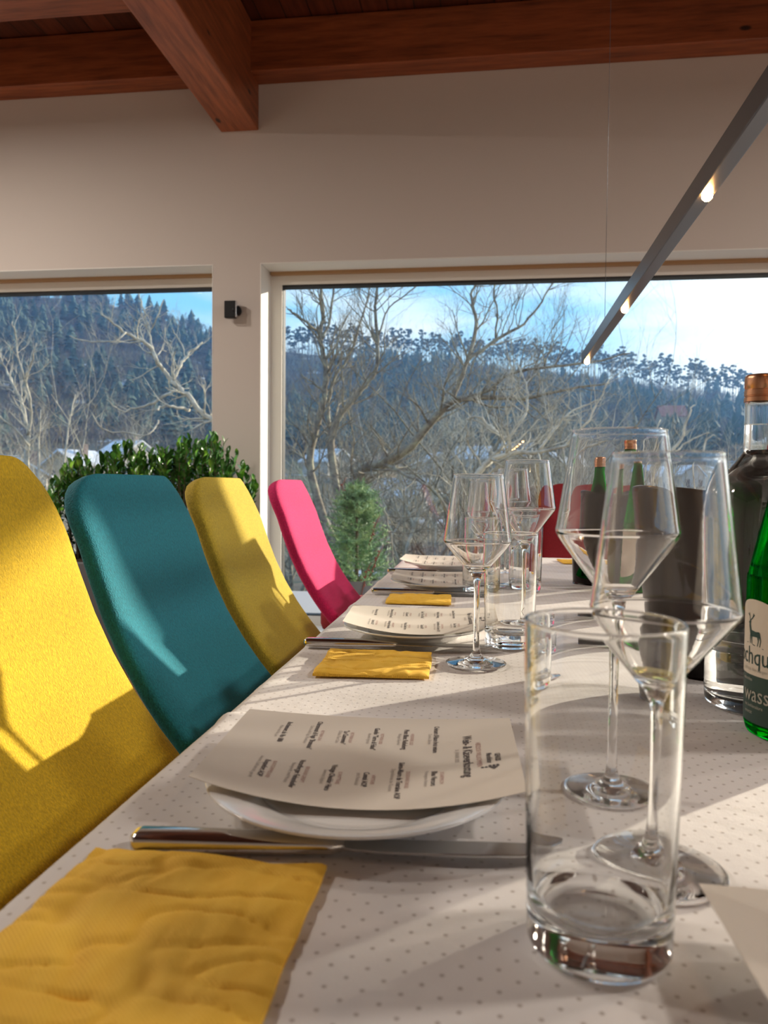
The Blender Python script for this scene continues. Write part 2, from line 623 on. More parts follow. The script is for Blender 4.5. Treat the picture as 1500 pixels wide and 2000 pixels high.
def make_cloth(ya, yb, lift, label, edge_far, edge_near):
    rr = .014
    zt = .7492 + lift
    drop = .215
    step = .0075
    xs = [('s', TX0 + k * step) for k in range(int((TX1 - TX0) / step) + 1)] + [('s', TX1)]
    ix = [(-1, q) for q in (drop, drop * .66, drop * .33, 0.0)] + [(-2, a) for a in (20, 40, 60, 80)]
    iy_n = int((yb - ya) / step)
    ys = [ya + (yb - ya) * k / iy_n for k in range(iy_n + 1)]

    cols = []
    for q in (drop, drop * .75, drop * .5, drop * .25, 0.0): cols.append((TX0 - rr, zt - rr - q, 'L', q))
    for a in (18, 36, 54, 72, 90): cols.append((TX0 - rr * cos(R(a)), zt - rr + rr * sin(R(a)), 'T', 0))
    nx = int((TX1 - TX0) / step)
    for k in range(1, nx): cols.append((TX0 + (TX1 - TX0) * k / nx, zt, 'T', 0))
    for a in (90, 72, 54, 36, 18): cols.append((TX1 + rr * cos(R(a)), zt - rr + rr * sin(R(a)), 'T', 0))
    for q in (0.0, drop * .25, drop * .5, drop * .75, drop): cols.append((TX1 + rr, zt - rr - q, 'R', q))
    rows = []
    if edge_near:
        for q in (drop, drop * .5, 0.0): rows.append((ya - rr, q, -rr))
        for a in (30, 60): rows.append((ya - rr * cos(R(a)), 0, -rr + rr * sin(R(a))))
    for y in ys: rows.append((y, 0, 0))
    if edge_far:
        for a in (60, 30): rows.append((yb + rr * cos(R(a)), 0, -rr + rr * sin(R(a))))
        for q in (0.0, drop * .5, drop): rows.append((yb + rr, q, -rr))
    vs = []
    for (y, qd, dz) in rows:
        for (x, z, k, q) in cols:
            hx, hz = x, z
            if k == 'T':
                hz = z + cloth_h(x, y) + dz - qd
                if not edge_far:
                    # hem lifts a little and turns down at the overlap
                    e = yb - y
                    hz += .0022 * exp(-((e - .010) / .010) ** 2) - (.0008 if e < .002 else 0)
            else:
                w = .012 * (q / drop) * sin(y * 21 + 1.5 * sin(y * 7)) if q else 0
                hx = x + (-abs(w) if k == 'L' else abs(w)) - (.0 if k == 'L' else 0)
                hz = min(z, z + dz - qd)
                hz = z + dz - qd if qd == 0 else min(z, zt - rr - qd)
            yy = y + (.030 * (x - .0) if (not edge_far and y > yb - .3) else 0) * max(0, 1 - (yb - y) / .3)
            if edge_near is False and False: pass
            vs.append((hx, yy, hz))
    n = len(cols)
    fs = [(j * n + i, j * n + i + 1, (j + 1) * n + i + 1, (j + 1) * n + i) for j in range(len(rows) - 1) for i in range(n - 1)]
    o = MB().add(vs, fs).build('tablecloth', M['cloth'], smooth=True)
    so = o.modifiers.new('thickness', 'SOLIDIFY')
    so.thickness = .0007
    so.offset = -1
    tag(o, label, 'tablecloth', None)
    o.cycles.is_caustics_receiver = True
    return o


make_cloth(.66, TY1, 0.0, 'white dotted tablecloth on the far half of the table, tucked under the near one', True, False)
make_cloth(TY0, .698, .0016, 'white dotted tablecloth on the near half of the table, its hem overlapping the far one', False, True)
TT = .7508            # top of the near cloth
TF = .7500            # top of the far cloth

# ------------------------------------------------------------------ chairs
PROFILE = [(.985, -.557, .018), (.96, -.549, .030), (.93, -.537, .034), (.89, -.518, .036), (.84, -.501, .038), (.79, -.482, .040), (.74, -.458, .042),
           (.69, -.428, .044), (.65, -.399, .046), (.61, -.366, .048), (.57, -.325, .050), (.53, -.275, .052)]


def chair_back(width):
    """upholstered back: soft-edged slab lofted along a curved profile, front face towards +X; local x = 0 at the top front"""
    mb = MB()
    # resample the profile densely
    zs = [p[0] for p in PROFILE][::-1]
    xs = [p[1] for p in PROFILE][::-1]
    ths = [p[2] for p in PROFILE][::-1]
    zt, zb = .978, .50
    ks = [0, .0015, .005, .010, .018, .028, .042, .06, .08] + [.08 + .405 * k / 26 for k in range(1, 27)]
    rings = []
    n = 40
    Rc = .064
    for d in ks:
        z = zt - d
        x = float(np.interp(z, zs, xs))
        if z < .53: x = -.275 + (.53 - z) * 1.6
        th = float(np.interp(z, zs, ths))
        W = width / 2 + .012 * (d / .48)
        if d < Rc: W = W - Rc + sqrt(max(0, Rc ** 2 - (Rc - d) ** 2))
        th = .038
        if d < .02: th = .038 * (.25 + .75 * sqrt(max(0, 1 - ((.02 - d) / .02) ** 2)))
        # slope of profile for the normal direction
        z2 = z - .004
        x2 = float(np.interp(z2, zs, xs)) if z2 > .53 else -.275 + (.53 - z2) * 1.6
        tx, tz = x2 - x, z2 - z
        L = sqrt(tx * tx + tz * tz)
        nx, nz = -tz / L, tx / L        # pointing to +X, slightly up
        ring = []
        for k in range(n):
            a = 2 * pi * k / n
            ca, sa = cos(a), sin(a)
            e = .42
            u = math.copysign(abs(ca) ** (.24), ca) * W
            w = math.copysign(abs(sa) ** (.6), sa) * th / 2
            w -= th / 2
            # shallow hollow for the sitter
            w -= .010 * (1 - (u / W) ** 2) * (1 if sa > 0 else .5) * min(1, d / .1)
            ring.append(Vector((x + nx * w + .0, u, z + nz * w)))
        rings.append(ring)
    vs = [v for r in rings for v in r]
    fs = []
    for i in range(len(rings) - 1):
        for k in range(n):
            k2 = (k + 1) % n
            fs.append((i * n + k, i * n + k2, (i + 1) * n + k2, (i + 1) * n + k))
    fs.append(tuple(range(n)))
    fs.append(tuple((len(rings) - 1) * n + k for k in range(n)))
    mb.add([(v.x + .55, v.y, v.z) for v in vs], fs)
    return mb


def chair(fab, loc, rz, label, cat='chair', width=.37):
    r = empty('dining_chair', loc, rz)
    tag(r, label, cat)
    chair_back(width).build('backrest', fab, r, smooth=True)
    # seat, rounded slab
    mb = MB()
    rings = []
    n = 40
    for (z, s) in ((.415, .9), (.42, .97), (.44, 1.0), (.475, 1.0), (.492, .97), (.50, .9), (.502, .6), (.503, .2)):
        ring = []
        for k in range(n):
            a = 2 * pi * k / n
            x = math.copysign(abs(cos(a)) ** .35, cos(a)) * .215 * s
            y = math.copysign(abs(sin(a)) ** .35, sin(a)) * .215 * s
            ring.append((x + .44, y, z))
        rings.append(ring)
    vs = [v for q in rings for v in q]
    fs = [(i * n + k, i * n + (k + 1) % n, (i + 1) * n + (k + 1) % n, (i + 1) * n + k) for i in range(len(rings) - 1) for k in range(n)]
    fs += [tuple(range(n)), tuple((len(rings) - 1) * n + k for k in range(n))]
    mb.add(vs, fs).build('seat', fab, r, smooth=True)
    for sx, sy in ((.27, .17), (.27, -.17), (.60, .17), (.60, -.17)):
        ex = sx + (.03 if sx > .4 else -.05)
        MB().tube([(sx, sy, .418), (ex, sy * 1.12, 0)], [.014, .009], 12).build('leg', M['chair_leg'], r, smooth=True)
    return r


chair(M['yellow_fabric'], (-.55, .725, .0), 0, 'bright yellow upholstered chair nearest the camera, at the left edge').scale = (1, 1, 1.018)
chair(M['teal_fabric'], (-.55, 1.155, 0), 0, 'teal blue upholstered chair between the two yellow ones')
chair(M['mustard_fabric'], (-.55, 1.575, 0), R(1), 'mustard yellow upholstered chair between the teal and the pink one')
chair(M['pink_fabric'], (-.55, 2.15, 0), 0, 'bright pink upholstered chair at the far end of the left row')
chair(M['red_fabric'], (.40, 3.05, 0), R(-90), 'dark red chair beyond the table end, behind the slim black wine cooler')
chair(M['red_fabric'], (.03, 3.0, 0), R(180), 'dark red chair beyond the table, side view through the near white wine glass')

# ------------------------------------------------------------------ glassware


def seg(a, b, n):
    return [(a[0] + (b[0] - a[0]) * k / n, a[1] + (b[1] - a[1]) * k / n) for k in range(1, n + 1)]


def spline(pts, n=6):
    out = []
    P = [pts[0]] + list(pts) + [pts[-1]]
    for i in range(1, len(P) - 2):
        p0, p1, p2, p3 = P[i - 1:i + 3]
        for k in range(n):
            u = k / n
            out.append(tuple(.5 * ((2 * p1[j]) + (-p0[j] + p2[j]) * u + (2 * p0[j] - 5 * p1[j] + 4 * p2[j] - p3[j]) * u * u +
                                   (-p0[j] + 3 * p1[j] - 3 * p2[j] + p3[j]) * u ** 3) for j in range(2)))
    out.append(tuple(pts[-1]))
    return out


def caustic(o):
    o.cycles.is_caustics_caster = True


def wineglass_mesh(H, rw, rr, zw, zb, rb=.036, th=.0009):
    foot = spline([(rb, .0012), (rb * .98, .0022), (rb * .7, .0034), (rb * .35, .0062), (.0062, .012), (.0040, .022), (.0034, .04),
                   (.0034, zb * .6), (.0040, zb - .012), (.0065, zb - .002), (.011, zb + .004)], 4)
    bowl_o = spline([(.011, zb + .004), (rw * .62, zb + (zw - zb) * .50), (rw * .90, zb + (zw - zb) * .84), (rw, zw), (rw * .985, zw + .006),
                     (rw + (rr - rw) * .5, zw + (H - zw) * .5), (rr + th * .12, H - .0016)], 6)[1:]
    rim = [(rr - th * .5 + th * .62 * cos(a), H - th * .6 + th * .62 * sin(a)) for a in [pi * k / 8 for k in range(0, 9)]]
    bowl_i = [(max(r - th, 0.0008), z + (th * .8 if z < zw else 0)) for r, z in bowl_o[::-1] if z > zb + .006]
    prof = [(0, .0006), (rb * .5, .0004), (rb * .9, 0.0)] + [(rb, .0006)] + foot[0:] + bowl_o + rim + bowl_i + [(.006, zb + .0065), (0, zb + .0055)]
    # keep radii sane
    prof = [(max(0, r), z) for r, z in prof]
    return MB().lathe(prof, 56).mesh('wine_glass')


WG = {}
def wine_glass(kind, loc, label):
    """kind -> H, widest radius, rim radius, z of widest, z of bowl bottom"""
    spec = {'white': (.228, .0405, .0300, .148, .108), 'red': (.252, .0415, .0315, .182, .136), 'near': (.232, .0395, .0295, .146, .106)}[kind]
    if kind not in WG:
        me = wineglass_mesh(*spec)
        me.materials.append(M['crystal'])
        me.polygons.foreach_set('use_smooth', [True] * len(me.polygons))
        WG[kind] = me
    o = bpy.data.objects.new('wine_glass', WG[kind])
    sc.collection.objects.link(o)
    o.location = loc
    tag(o, label, 'wine glass')
    caustic(o)
    return o


wine_glass('white', (-.010, .925, TF + .0012), 'clear angular wine glass beside the second yellow napkin, with a low widest point')
wine_glass('red', (.058, 1.135, TF + .0012), 'tall clear wine glass behind the second water tumbler')
wine_glass('red', (.0895, .544, TT + .0012), 'tall clear wine glass behind the foremost glass, in front of the black cooler')
wine_glass('near', (.0975, .437, TT + .0012), 'foremost wine glass, right behind the big tumbler with a trace of white wine')
wine_glass('white', (.004, 1.62, TF + .001), 'small distant wine glass seen through the bowl of the near white wine glass, left one')
wine_glass('red', (.055, 1.68, TF + .001), 'distant wine glass seen through the bowl of the tall glass of the second setting')
wine_glass('white', (-.02, 2.02, TF + .001), 'farthest wine glass on the left, near the table end')
wine_glass('red', (.045, 2.12, TF + .001), 'farthest tall wine glass, close to the table end')

# a trace of wine in the foremost glass
wn = MB().lathe([(0, .1135), (.009, .1141), (.0140, .1170), (.0155, .1190), (0, .1190)], 40).build('white_wine', M['white_wine'], smooth=False)
wn.location = (.0975, .437, TT + .0022)
tag(wn, 'small pool of white wine at the bottom of the foremost wine glass', 'wine')
sharp(wn.data, 30)

H = .152
prof = [(0, .0012), (.024, .0008), (.0285, 0.0), (.0315, .0008), (.0330, .004), (.0332, .012), (.0348, H * .55), (.0362, H - .003)] + [(.0354 + .0010 * cos(a), H - .0010 + .0010 * sin(a)) for a in [pi * k / 8 for k in range(9)]] + [(.0346, H - .003)]
prof += [(.0333, H * .55), (.0318, .030), (.0306, .0215), (.0270, .0178), (.0180, .0170), (0, .0168)]
T_me = MB().lathe(prof, 64).mesh('tumbler')
T_me.materials.append(M['clear_glass'])
sharp(T_me, 50)


def tumbler(loc, label):
    o = bpy.data.objects.new('water_tumbler', T_me)
    sc.collection.objects.link(o)
    o.location = loc
    tag(o, label, 'tumbler')
    caustic(o)
    return o


t1 = tumbler((.0545, .362, TT + .0012), 'big empty water tumbler standing nearest the camera')
t2 = tumbler((.033, 1.041, TF + .0012), 'empty water tumbler of the second setting, right behind the near white wine glass')
t3 = tumbler((-.012, 1.535, TF + .001), 'distant water tumbler of the third setting, left one of the two far tumblers')
t4 = tumbler((.080, 1.60, TF + .001), 'distant water tumbler of the third setting, right one of the two far tumblers')
# small print on the second tumbler
M['white_print'] = mat('white_print', (.8, .8, .8), .5)
mb = MB()
for (a0, z0, a1, z1) in ((0, 0, -.10, .005), (-.10, .005, 0, .010)):
    ps = []
    for k in range(5):
        u = k / 4
        a = R(-60) + a0 + (a1 - a0) * u
        ps.append((.0342 * cos(a) * 1.01, .0342 * sin(a) * 1.01, .046 + z0 + (z1 - z0) * u))
    mb.tube(ps, .0004, 4)
mb.build('printed_mark', M['white_print'], t2)
tag(bpy.data.objects['printed_mark'], 'white arrow-shaped print')

# ------------------------------------------------------------------ bottles


def bottle_profile(s=1.0, ridges=True):
    o = [(0, .004), (.030, .003), (.040, 0.0), (.0445, .003), (.0458, .010), (.0460, .020)]
    if ridges:
        o += [(.0460, .054), (.0450, .056), (.0460, .058), (.0460, .066), (.0450, .068), (.0460, .070)]
    o += [(.0460, .150), (.0460, .178), (.0452, .192), (.0425, .207), (.0370, .220), (.0290, .232), (.0210, .2415), (.0165, .249), (.0152, .258), (.0148, .285), (.0150, .300)]
    return [(r * s, z) for r, z in o]


def bottle(loc, gm, label, liquid=True, level=.276, green=False, Hs=1.0):
    r = empty('water_bottle', loc)
    tag(r, label, 'bottle')
    if green:
        o = [(0, .004), (.028, .003), (.038, 0.0), (.0415, .003), (.0428, .010), (.0430, .020), (.0430, .128), (.0424, .136), (.0405, .146), (.0375, .160), (.0335, .178),
             (.0290, .198), (.0245, .220), (.0205, .240), (.0170, .258), (.0148, .272), (.0138, .286), (.0138, .300)]
    else:
        o = bottle_profile()
    o = spline(o, 2)
    o = [(q, z * Hs) for q, z in o]
    inner = [(q - .0022, z) for q, z in o if z > .012 * Hs and q > .006][::-1]
    prof = o + [(o[-1][0] - .0006, .301 * Hs), (inner[0][0], .300 * Hs)] + inner + [(.034, .0095), (0, .009)]
    b = MB().lathe(prof, 64).build('glass_body', gm, r)
    sharp(b.data, 50)
    caustic(b)
    if liquid:
        liq = [(0, .0088), (.034, .0093)] + [(q - .0020, z) for q, z in o if .012 < z < level] + [(float(np.interp(level, [p[1] for p in o if p[1] > .02], [p[0] for p in o if p[1] > .02])) - .0020, level), (0, level)]
        w = MB().lathe(liq, 64).build('water', M['water'], r)
        sharp(w.data, 50)
    # cap with knurled edge
    mb = MB()
    n = 72
    rows = [(.0, .324), (.0135, .324), (.0150, .3225), (.0155, .320), (.0155, .311), (.0150, .3105), (.0150, .3095), (.0156, .309), (.0156, .304), (.0150, .3035), (.0150, .3028), (.0157, .302), (.0157, .298), (.0145, .2975)]
    vs, fs = [], []
    idx = []
    for i, (q, z) in enumerate(rows):
        if q == 0:
            idx.append([len(vs)] * n); vs.append((0, 0, z * Hs)); continue
        row = []
        for k in range(n):
            kn = .00035 * (k % 2) if 2 <= i <= 4 else 0
            row.append(len(vs)); vs.append(((q - kn) * cos(2 * pi * k / n), (q - kn) * sin(2 * pi * k / n), z * Hs))
        idx.append(row)
    for a, b2 in zip(idx, idx[1:]):
        for k in range(n):
            k2 = (k + 1) % n
            f = (a[k], a[k2], b2[k2], b2[k])
            fs.append(tuple(dict.fromkeys(f)))
    c = MB().add(vs, fs).build('screw_cap', M['copper_cap'], r)
    sharp(c.data, 35)
    tag(c, 'copper coloured screw cap')
    return r


bottle((.264, .793, TF + .0015), M['clear_glass'], 'clear glass water bottle with copper cap at the right edge')
gb = bottle((.270, .7005, TT + .0016), M['green_glass'], 'green water bottle with a white and dark green deer label at the right edge', green=True)
bc = bottle((.300, 1.655, TF + .001), M['green_glass'], 'green bottle standing on the cloth beside the far black cooler', green=True, Hs=.985)
bd = bottle((.238, 1.75, TF + .013), M['green_glass'], 'green bottle standing in the far black cooler, only its neck showing', green=True, Hs=.83, liquid=False)

# ---- printed text turned into thin flat mesh


def text_mesh(s, size, sx=1.0, align='CENTER', bold=0.0):
    c = bpy.data.curves.new('txt', 'FONT')
    c.body = s
    c.size = size
    c.align_x = align
    c.align_y = 'CENTER'
    c.resolution_u = 2
    c.offset = bold
    o = bpy.data.objects.new('txt', c)
    sc.collection.objects.link(o)
    dg = bpy.context.evaluated_depsgraph_get()
    me = bpy.data.meshes.new_from_object(o.evaluated_get(dg))
    vs = [(v.co.x * sx, v.co.y) for v in me.vertices]
    fs = [tuple(p.vertices) for p in me.polygons]
    bpy.data.objects.remove(o)
    bpy.data.curves.remove(c)
    bpy.data.meshes.remove(me)
    return vs, fs


def subdivide_quad_grid(x0, x1, y0, y1, nx, ny):
    vs = [(x0 + (x1 - x0) * i / nx, y0 + (y1 - y0) * j / ny) for j in range(ny + 1) for i in range(nx + 1)]
    fs = [(j * (nx + 1) + i, j * (nx + 1) + i + 1, (j + 1) * (nx + 1) + i + 1, (j + 1) * (nx + 1) + i) for j in range(ny) for i in range(nx)]
    return vs, fs


def wrap(vs, rad, ang0):
    """label coordinates (arc length, height) to the bottle's surface; +arc runs to the reader's right"""
    out = []
    for x, z in vs:
        a = ang0 + x / rad
        out.append((rad * cos(a), rad * sin(a), z))
    return out


A0 = atan2(-.91, -.41) if False else atan2(-.7, -.27) - R(53)
M['label_white'] = mat('label_white', (.66, .58, .48), .6)
M['label_green'] = mat('label_green', (.020, .055, .045), .5)
M['label_ink'] = mat('label_ink', (.012, .05, .045), .6)
M['label_grey'] = mat('label_grey', (.42, .40, .34), .6)
LR = .0432
vs, fs = subdivide_quad_grid(-.062, .062, .012, .054, 48, 2)
mb = MB().add(wrap(vs, LR + .0002, A0), fs)
lab = mb.build('label', M['label_green'], gb, smooth=True)
tag(lab, 'dark green lower label with pale lettering')
vs, fs = [], []
nx = 60
for i in range(nx + 1):
    x = -.062 + .124 * i / nx
    top = .092
    if abs(x) < .036: top = .092 + .026 * sqrt(max(0, 1 - (x / .034) ** 2))
    for z in (.0530, .070, top): vs.append((x, z))
fs = [(3 * i + j, 3 * i + 3 + j, 3 * i + 4 + j, 3 * i + 1 + j) for i in range(nx) for j in range(2)]
wl = MB().add(wrap(vs, LR + .0004, A0), fs).build('upper_label', M['label_white'], lab, smooth=True)
tag(wl, 'cream arched label with deer emblem')


def bottle_text(s, x, z, size, m, name, parent, sx=1.0, bold=0.0):
    tv, tf = text_mesh(s, size, sx, 'CENTER', bold)
    MB().add(wrap([(a + x, b + z) for a, b in tv], LR + .0007, A0), tf).build(name, m, parent, fix=False)


bottle_text('hochquell', .0, .0690, .0215, M['label_ink'], 'lettering', wl, .80)
bottle_text('quell aus den bergen', .0, .0580, .0042, M['label_grey'], 'small_lettering', wl, .9)
bottle_text('wasser', .010, .0365, .0195, M['label_grey'], 'lettering', lab, .85)
bottle_text('naturelles', -.008, .0490, .0042, M['label_grey'], 'small_lettering', lab, .9)
bottle_text('mit kohlensäure', .0, .0265, .0042, M['label_grey'], 'small_lettering', lab, .9)
bottle_text('versetzt', -.006, .0210, .0042, M['label_grey'], 'small_lettering', lab, .9)
# deer: body, neck, head, antlers, legs on a ground line
deer = [[(-7, 9), (-4, 11.5), (3, 10.5), (8, 11), (9.5, 8.5), (9, 5.5), (6, 5), (1, 5), (-4, 4.5), (-6.5, 6)],
        [(-7, 8), (-4, 11.5), (-5.5, 16), (-6.5, 19.5), (-9, 20), (-8.8, 15)],
        [(-10.5, 18.5), (-6, 17.8), (-5, 20.5), (-7.5, 21.8)],
        [(-7.4, 21), (-8.6, 25), (-10, 29), (-9, 29), (-7.6, 25.5), (-6.6, 21)],
        [(-6.2, 21), (-2.5, 23.5), (1, 27.5), (.2, 28), (-3.2, 24.6), (-6.8, 22)],
        [(-9, 25.6), (-12, 27.5), (-11.6, 28.2), (-8.6, 26.4)], [(-2, 24.5), (-.5, 29), (-1.3, 29), (-3, 24.6)],
        [(-7, 6), (-6.6, -3), (-5.6, -3), (-5, 6)], [(-4.8, 5.5), (-3.4, -3), (-2.6, -3), (-2.8, 5.5)],
        [(5, 5.5), (6.4, 1), (5.2, -4), (6.2, -4), (7.6, 1), (8, 6)], [(7.6, 6), (9.6, 2), (8.6, -4.3), (9.6, -4.3), (10.8, 2), (9.5, 7.5)],
        [(-13, -2.2), (0, -3.2), (14, -5.6), (14, -6.2), (0, -4.1), (-13, -2.9)]]
mb = MB()
for pl in deer:
    mb.add(wrap([(x * .00082, .0820 + z * .00082) for x, z in pl], LR + .0006, A0), [tuple(range(len(pl)))])
mb.build('deer_emblem', M['label_ink'], wl, fix=False)
# plain oval label on the far standing bottle
vs, fs = subdivide_quad_grid(-.05, .05, .03, .11, 40, 2)
MB().add(wrap(vs, LR + .0003, R(-100)), fs).build('label', M['label_white'], bc, smooth=True)

# ------------------------------------------------------------------ wine coolers


def cooler(loc, rt, rb, h, label):
    prof = [(0, 0), (rb - .004, 0), (rb, .004), (rb + (rt - rb) * .5, h * .5), (rt - .001, h - .018), (rt + .002, h - .006), (rt + .002, h - .001), (rt, h),
            (rt - .003, h - .001), (rt - .005, h - .02), (rb + (rt - rb) * .5 - .005, h * .5), (rb - .005, .012), (0, .010)]
    o = MB().lathe(spline(prof, 3), 72).build('wine_cooler', M['black_cooler'], smooth=True)
    # gently wavy rim
    for v in o.data.vertices:
        a = atan2(v.co.y, v.co.x)
        k = max(0, (v.co.z - h * .8) / (h * .2))
        v.co.z += .0035 * k * sin(2 * a + 1.0)
    o.location = loc
    tag(o, label, 'wine cooler')
    return o


cooler((.240, 1.755, TF + .001), .0545, .046, .205, 'slim black wine cooler holding a green bottle, at the far end of the table')
cooler((.272, .955, TF + .001), .103, .074, .213, 'wide black wine cooler behind the clear water bottle')

# ------------------------------------------------------------------ place settings
pl_prof = [(0, .0035), (.040, .0035), (.056, .0018), (.058, 0.0), (.061, .0012), (.072, .0075), (.088, .0130), (.1010, .0168), (.1022, .0180), (.1010, .0188),
           (.086, .0152), (.071, .0100), (.0665, .0080), (.060, .0068), (.0, .0066)]
PL_me = MB().lathe(spline(pl_prof, 3), 96).mesh('plate')
PL_me.materials.append(M['porcelain'])
PL_me.polygons.foreach_set('use_smooth', [True] * len(PL_me.polygons))


def plate(loc, label):
    o = bpy.data.objects.new('side_plate', PL_me)
    sc.collection.objects.link(o)
    o.location = loc
    tag(o, label, 'plate')
    return o


FAR = ['Crémant d\'Alsace brut nature', 'Pinot Blanc Reibeberg', 'Gaudio "Terre di Falasi"', '"Le Casavento"', 'Chiaramonti di Fuga "Bramosia"', 'Rochemont du Vin 1886']
FARS = ['Domaine Barmès', 'Weingut Geyerhof', 'Azienda Agricola', 'Château Tour Calon', 'Cantina della Fuga, Montalcino', 'Maison des Vins, Jura']
FARR = ['', 'WEISSWEIN 2022', 'ROTWEIN 2020', 'ROTWEIN 2019', 'ROTWEIN 2018', '']
NEARR = ['SCHAFSMILCH', 'ZIEGENWEICHKÄSE', 'HARTKÄSE', 'SCHNITTKÄSE', 'BERGKÄSE GEREIFT', 'BLAUSCHIMMELKÄSE']
NEAR = ['Bleu Vercors', 'Sainte-Maure de Touraine AOP', 'Comté AOP', 'Vintage Cheddar Hero', 'Vorarlberger Felsenkeller', 'Roquefort AOP']
NEARS = ['Fromagerie Vercors', 'Ziegenkäse aus der Touraine', 'Jura, Frankreich', 'Somerset, England', 'Naturgereift, zwölf Monate', 'Aveyron, Südfrankreich, gereift']


def card_texts():
    out = []   # string, u (0..1 along X), v (0..1, 0 = near edge), size, material key

    def T(s, u, v, size, k, b=0.0):
        if s: out.append((s, u, v, size * .9, k, b * .7))
    T('Wein- & Käseverkostung', .835, .50, .0108, 0, .00022)
    T('HERZLICH WILLKOMMEN', .872, .50, .0058, 1)
    T('31. JÄNNER 2025', .800, .50, .0046, 2)
    T('GENUSS', .932, .44, .0058, 0, .0002)
    T('Manufaktur', .905, .44, .0058, 0, .0002)
    for k in range(6):
        u = .727 - .109 * k
        T(FAR[k], u, .72, .0062, 0, .00016)
        T(FARS[k], u - .022, .72, .0042, 2)
        T(FARR[k], u + .023, .72, .0042, 1)
        T(NEAR[k], u, .27, .0062, 0, .00016)
        T(NEARS[k], u - .024, .27, .0042, 2)
        T(NEARR[k], u + .025, .27, .0042, 1)
    return out


CARD_L, CARD_W = .212, .148


def card_z(x, sag, zend, v=.5):
    u = x / (CARD_L / 2)
    return zend - sag * (1.9 - 1.45 * v) * (1 - u * u)




def card_local(u, v, sag, zend, off=0.0):
    x = (u - .5) * CARD_L
    y = (v - .5) * CARD_W
    return (x, y, card_z(x, sag, zend, v) + off)


TXT_CACHE = None


def menu_card(loc, rz, sag, zend, label, full=True):
    """loc: on the plate's centre at table height; reading direction runs towards -Y, top edge at +X"""
    global TXT_CACHE
    r = empty('menu_card', loc, rz)
    tag(r, label, 'menu card')
    nx, ny = 32, 10
    vs = []
    for off in (0, -.0003):
        for j in range(ny + 1):
            for i in range(nx + 1):
                vs.append(card_local(i / nx, j / ny, sag, zend, off))
    n = (nx + 1) * (ny + 1)
    fs = []
    for j in range(ny):
        for i in range(nx):
            a = j * (nx + 1) + i
            fs.append((a, a + 1, a + nx + 2, a + nx + 1))
            fs.append((n + a, n + a + nx + 1, n + a + nx + 2, n + a + 1))
    bd = [i for i in range(nx + 1)] + [j * (nx + 1) + nx for j in range(1, ny + 1)] + [ny * (nx + 1) + i for i in range(nx - 1, -1, -1)] + [j * (nx + 1) for j in range(ny - 1, 0, -1)]
    for a, b in zip(bd, bd[1:] + bd[:1]): fs.append((a, n + a, n + b, b))
    MB().add(vs, fs).build('sheet', M['paper'], r, ang=60)
    if not full: return r
    if TXT_CACHE is None:
        TXT_CACHE = [(text_mesh(s, size, .74, 'CENTER', b), u, v, k) for s, u, v, size, k, b in card_texts()]
    buf = MB()
    for (tv, tf), u, v, k in TXT_CACHE:
        out = []
        for a, b in tv:        # a: along reading direction (towards -Y), b: up (towards +X)
            out.append(card_local(u + b / CARD_L, v - a / CARD_W, sag, zend, .00022))
        buf.add(out, tf, k)
    # little bunch-of-grapes logo beside the name
    for (du, dv) in ((0, 0), (.012, 0), (.024, 0), (.006, .02), (.018, .02), (.012, .04), (0, -.02), (.024, -.02), (.012, -.02), (-.012, .0), (-.024, .0)):
        ring = [card_local(.905 + du + .0055 * cos(q * pi / 4), .335 - dv * .6 + .008 * sin(q * pi / 4), sag, zend, .00022) for q in range(8)]
        buf.add(ring, [tuple(range(8))], 0)
    buf.build('printed_text', [M['ink'], M['ink_red'], M['ink_grey']], r, fix=False)
    return r


def knife(loc, rz, label):
    r = empty('table_knife', loc, rz)
    tag(r, label, 'knife')
    # handle along +X from 0 to .12
    rings = []
    n = 20
    for x, w, h in ((0, .3, .3), (.0006, .62, .62), (.002, .86, .86), (.005, .98, .98), (.03, 1.0, 1.0), (.06, .97, .97), (.09, .88, .88), (.114, .76, .74), (.118, .78, .76), (.121, .66, .60), (.125, .45, .35)):
        ring = []
        for k in range(n):
            a = 2 * pi * k / n
            y = math.copysign(abs(cos(a)) ** .6, cos(a)) * .0088 * w
            z = math.copysign(abs(sin(a)) ** .6, sin(a)) * .0056 * h + .0057
            ring.append((x, y, z))
        rings.append(ring)
    vs = [v for q in rings for v in q]
    fs = [(i * n + k, i * n + (k + 1) % n, (i + 1) * n + (k + 1) % n, (i + 1) * n + k) for i in range(len(rings) - 1) for k in range(n)]
    fs += [tuple(range(n)), tuple((len(rings) - 1) * n + k for k in range(n))]
    MB().add(vs, fs).build('handle', M['steel'], r, ang=50)
    pts = [(.120, -.0045), (.130, -.0070), (.150, -.0092), (.20, -.0096), (.225, -.0082), (.240, -.0045), (.2475, .0015), (.249, .0060), (.245, .0075), (.20, .0078), (.14, .0068), (.120, .0045)]
    b = MB().poly_prism(pts, .0047, .0066).build('blade', M['blade_steel'], r, bevel=.0006)
    return r


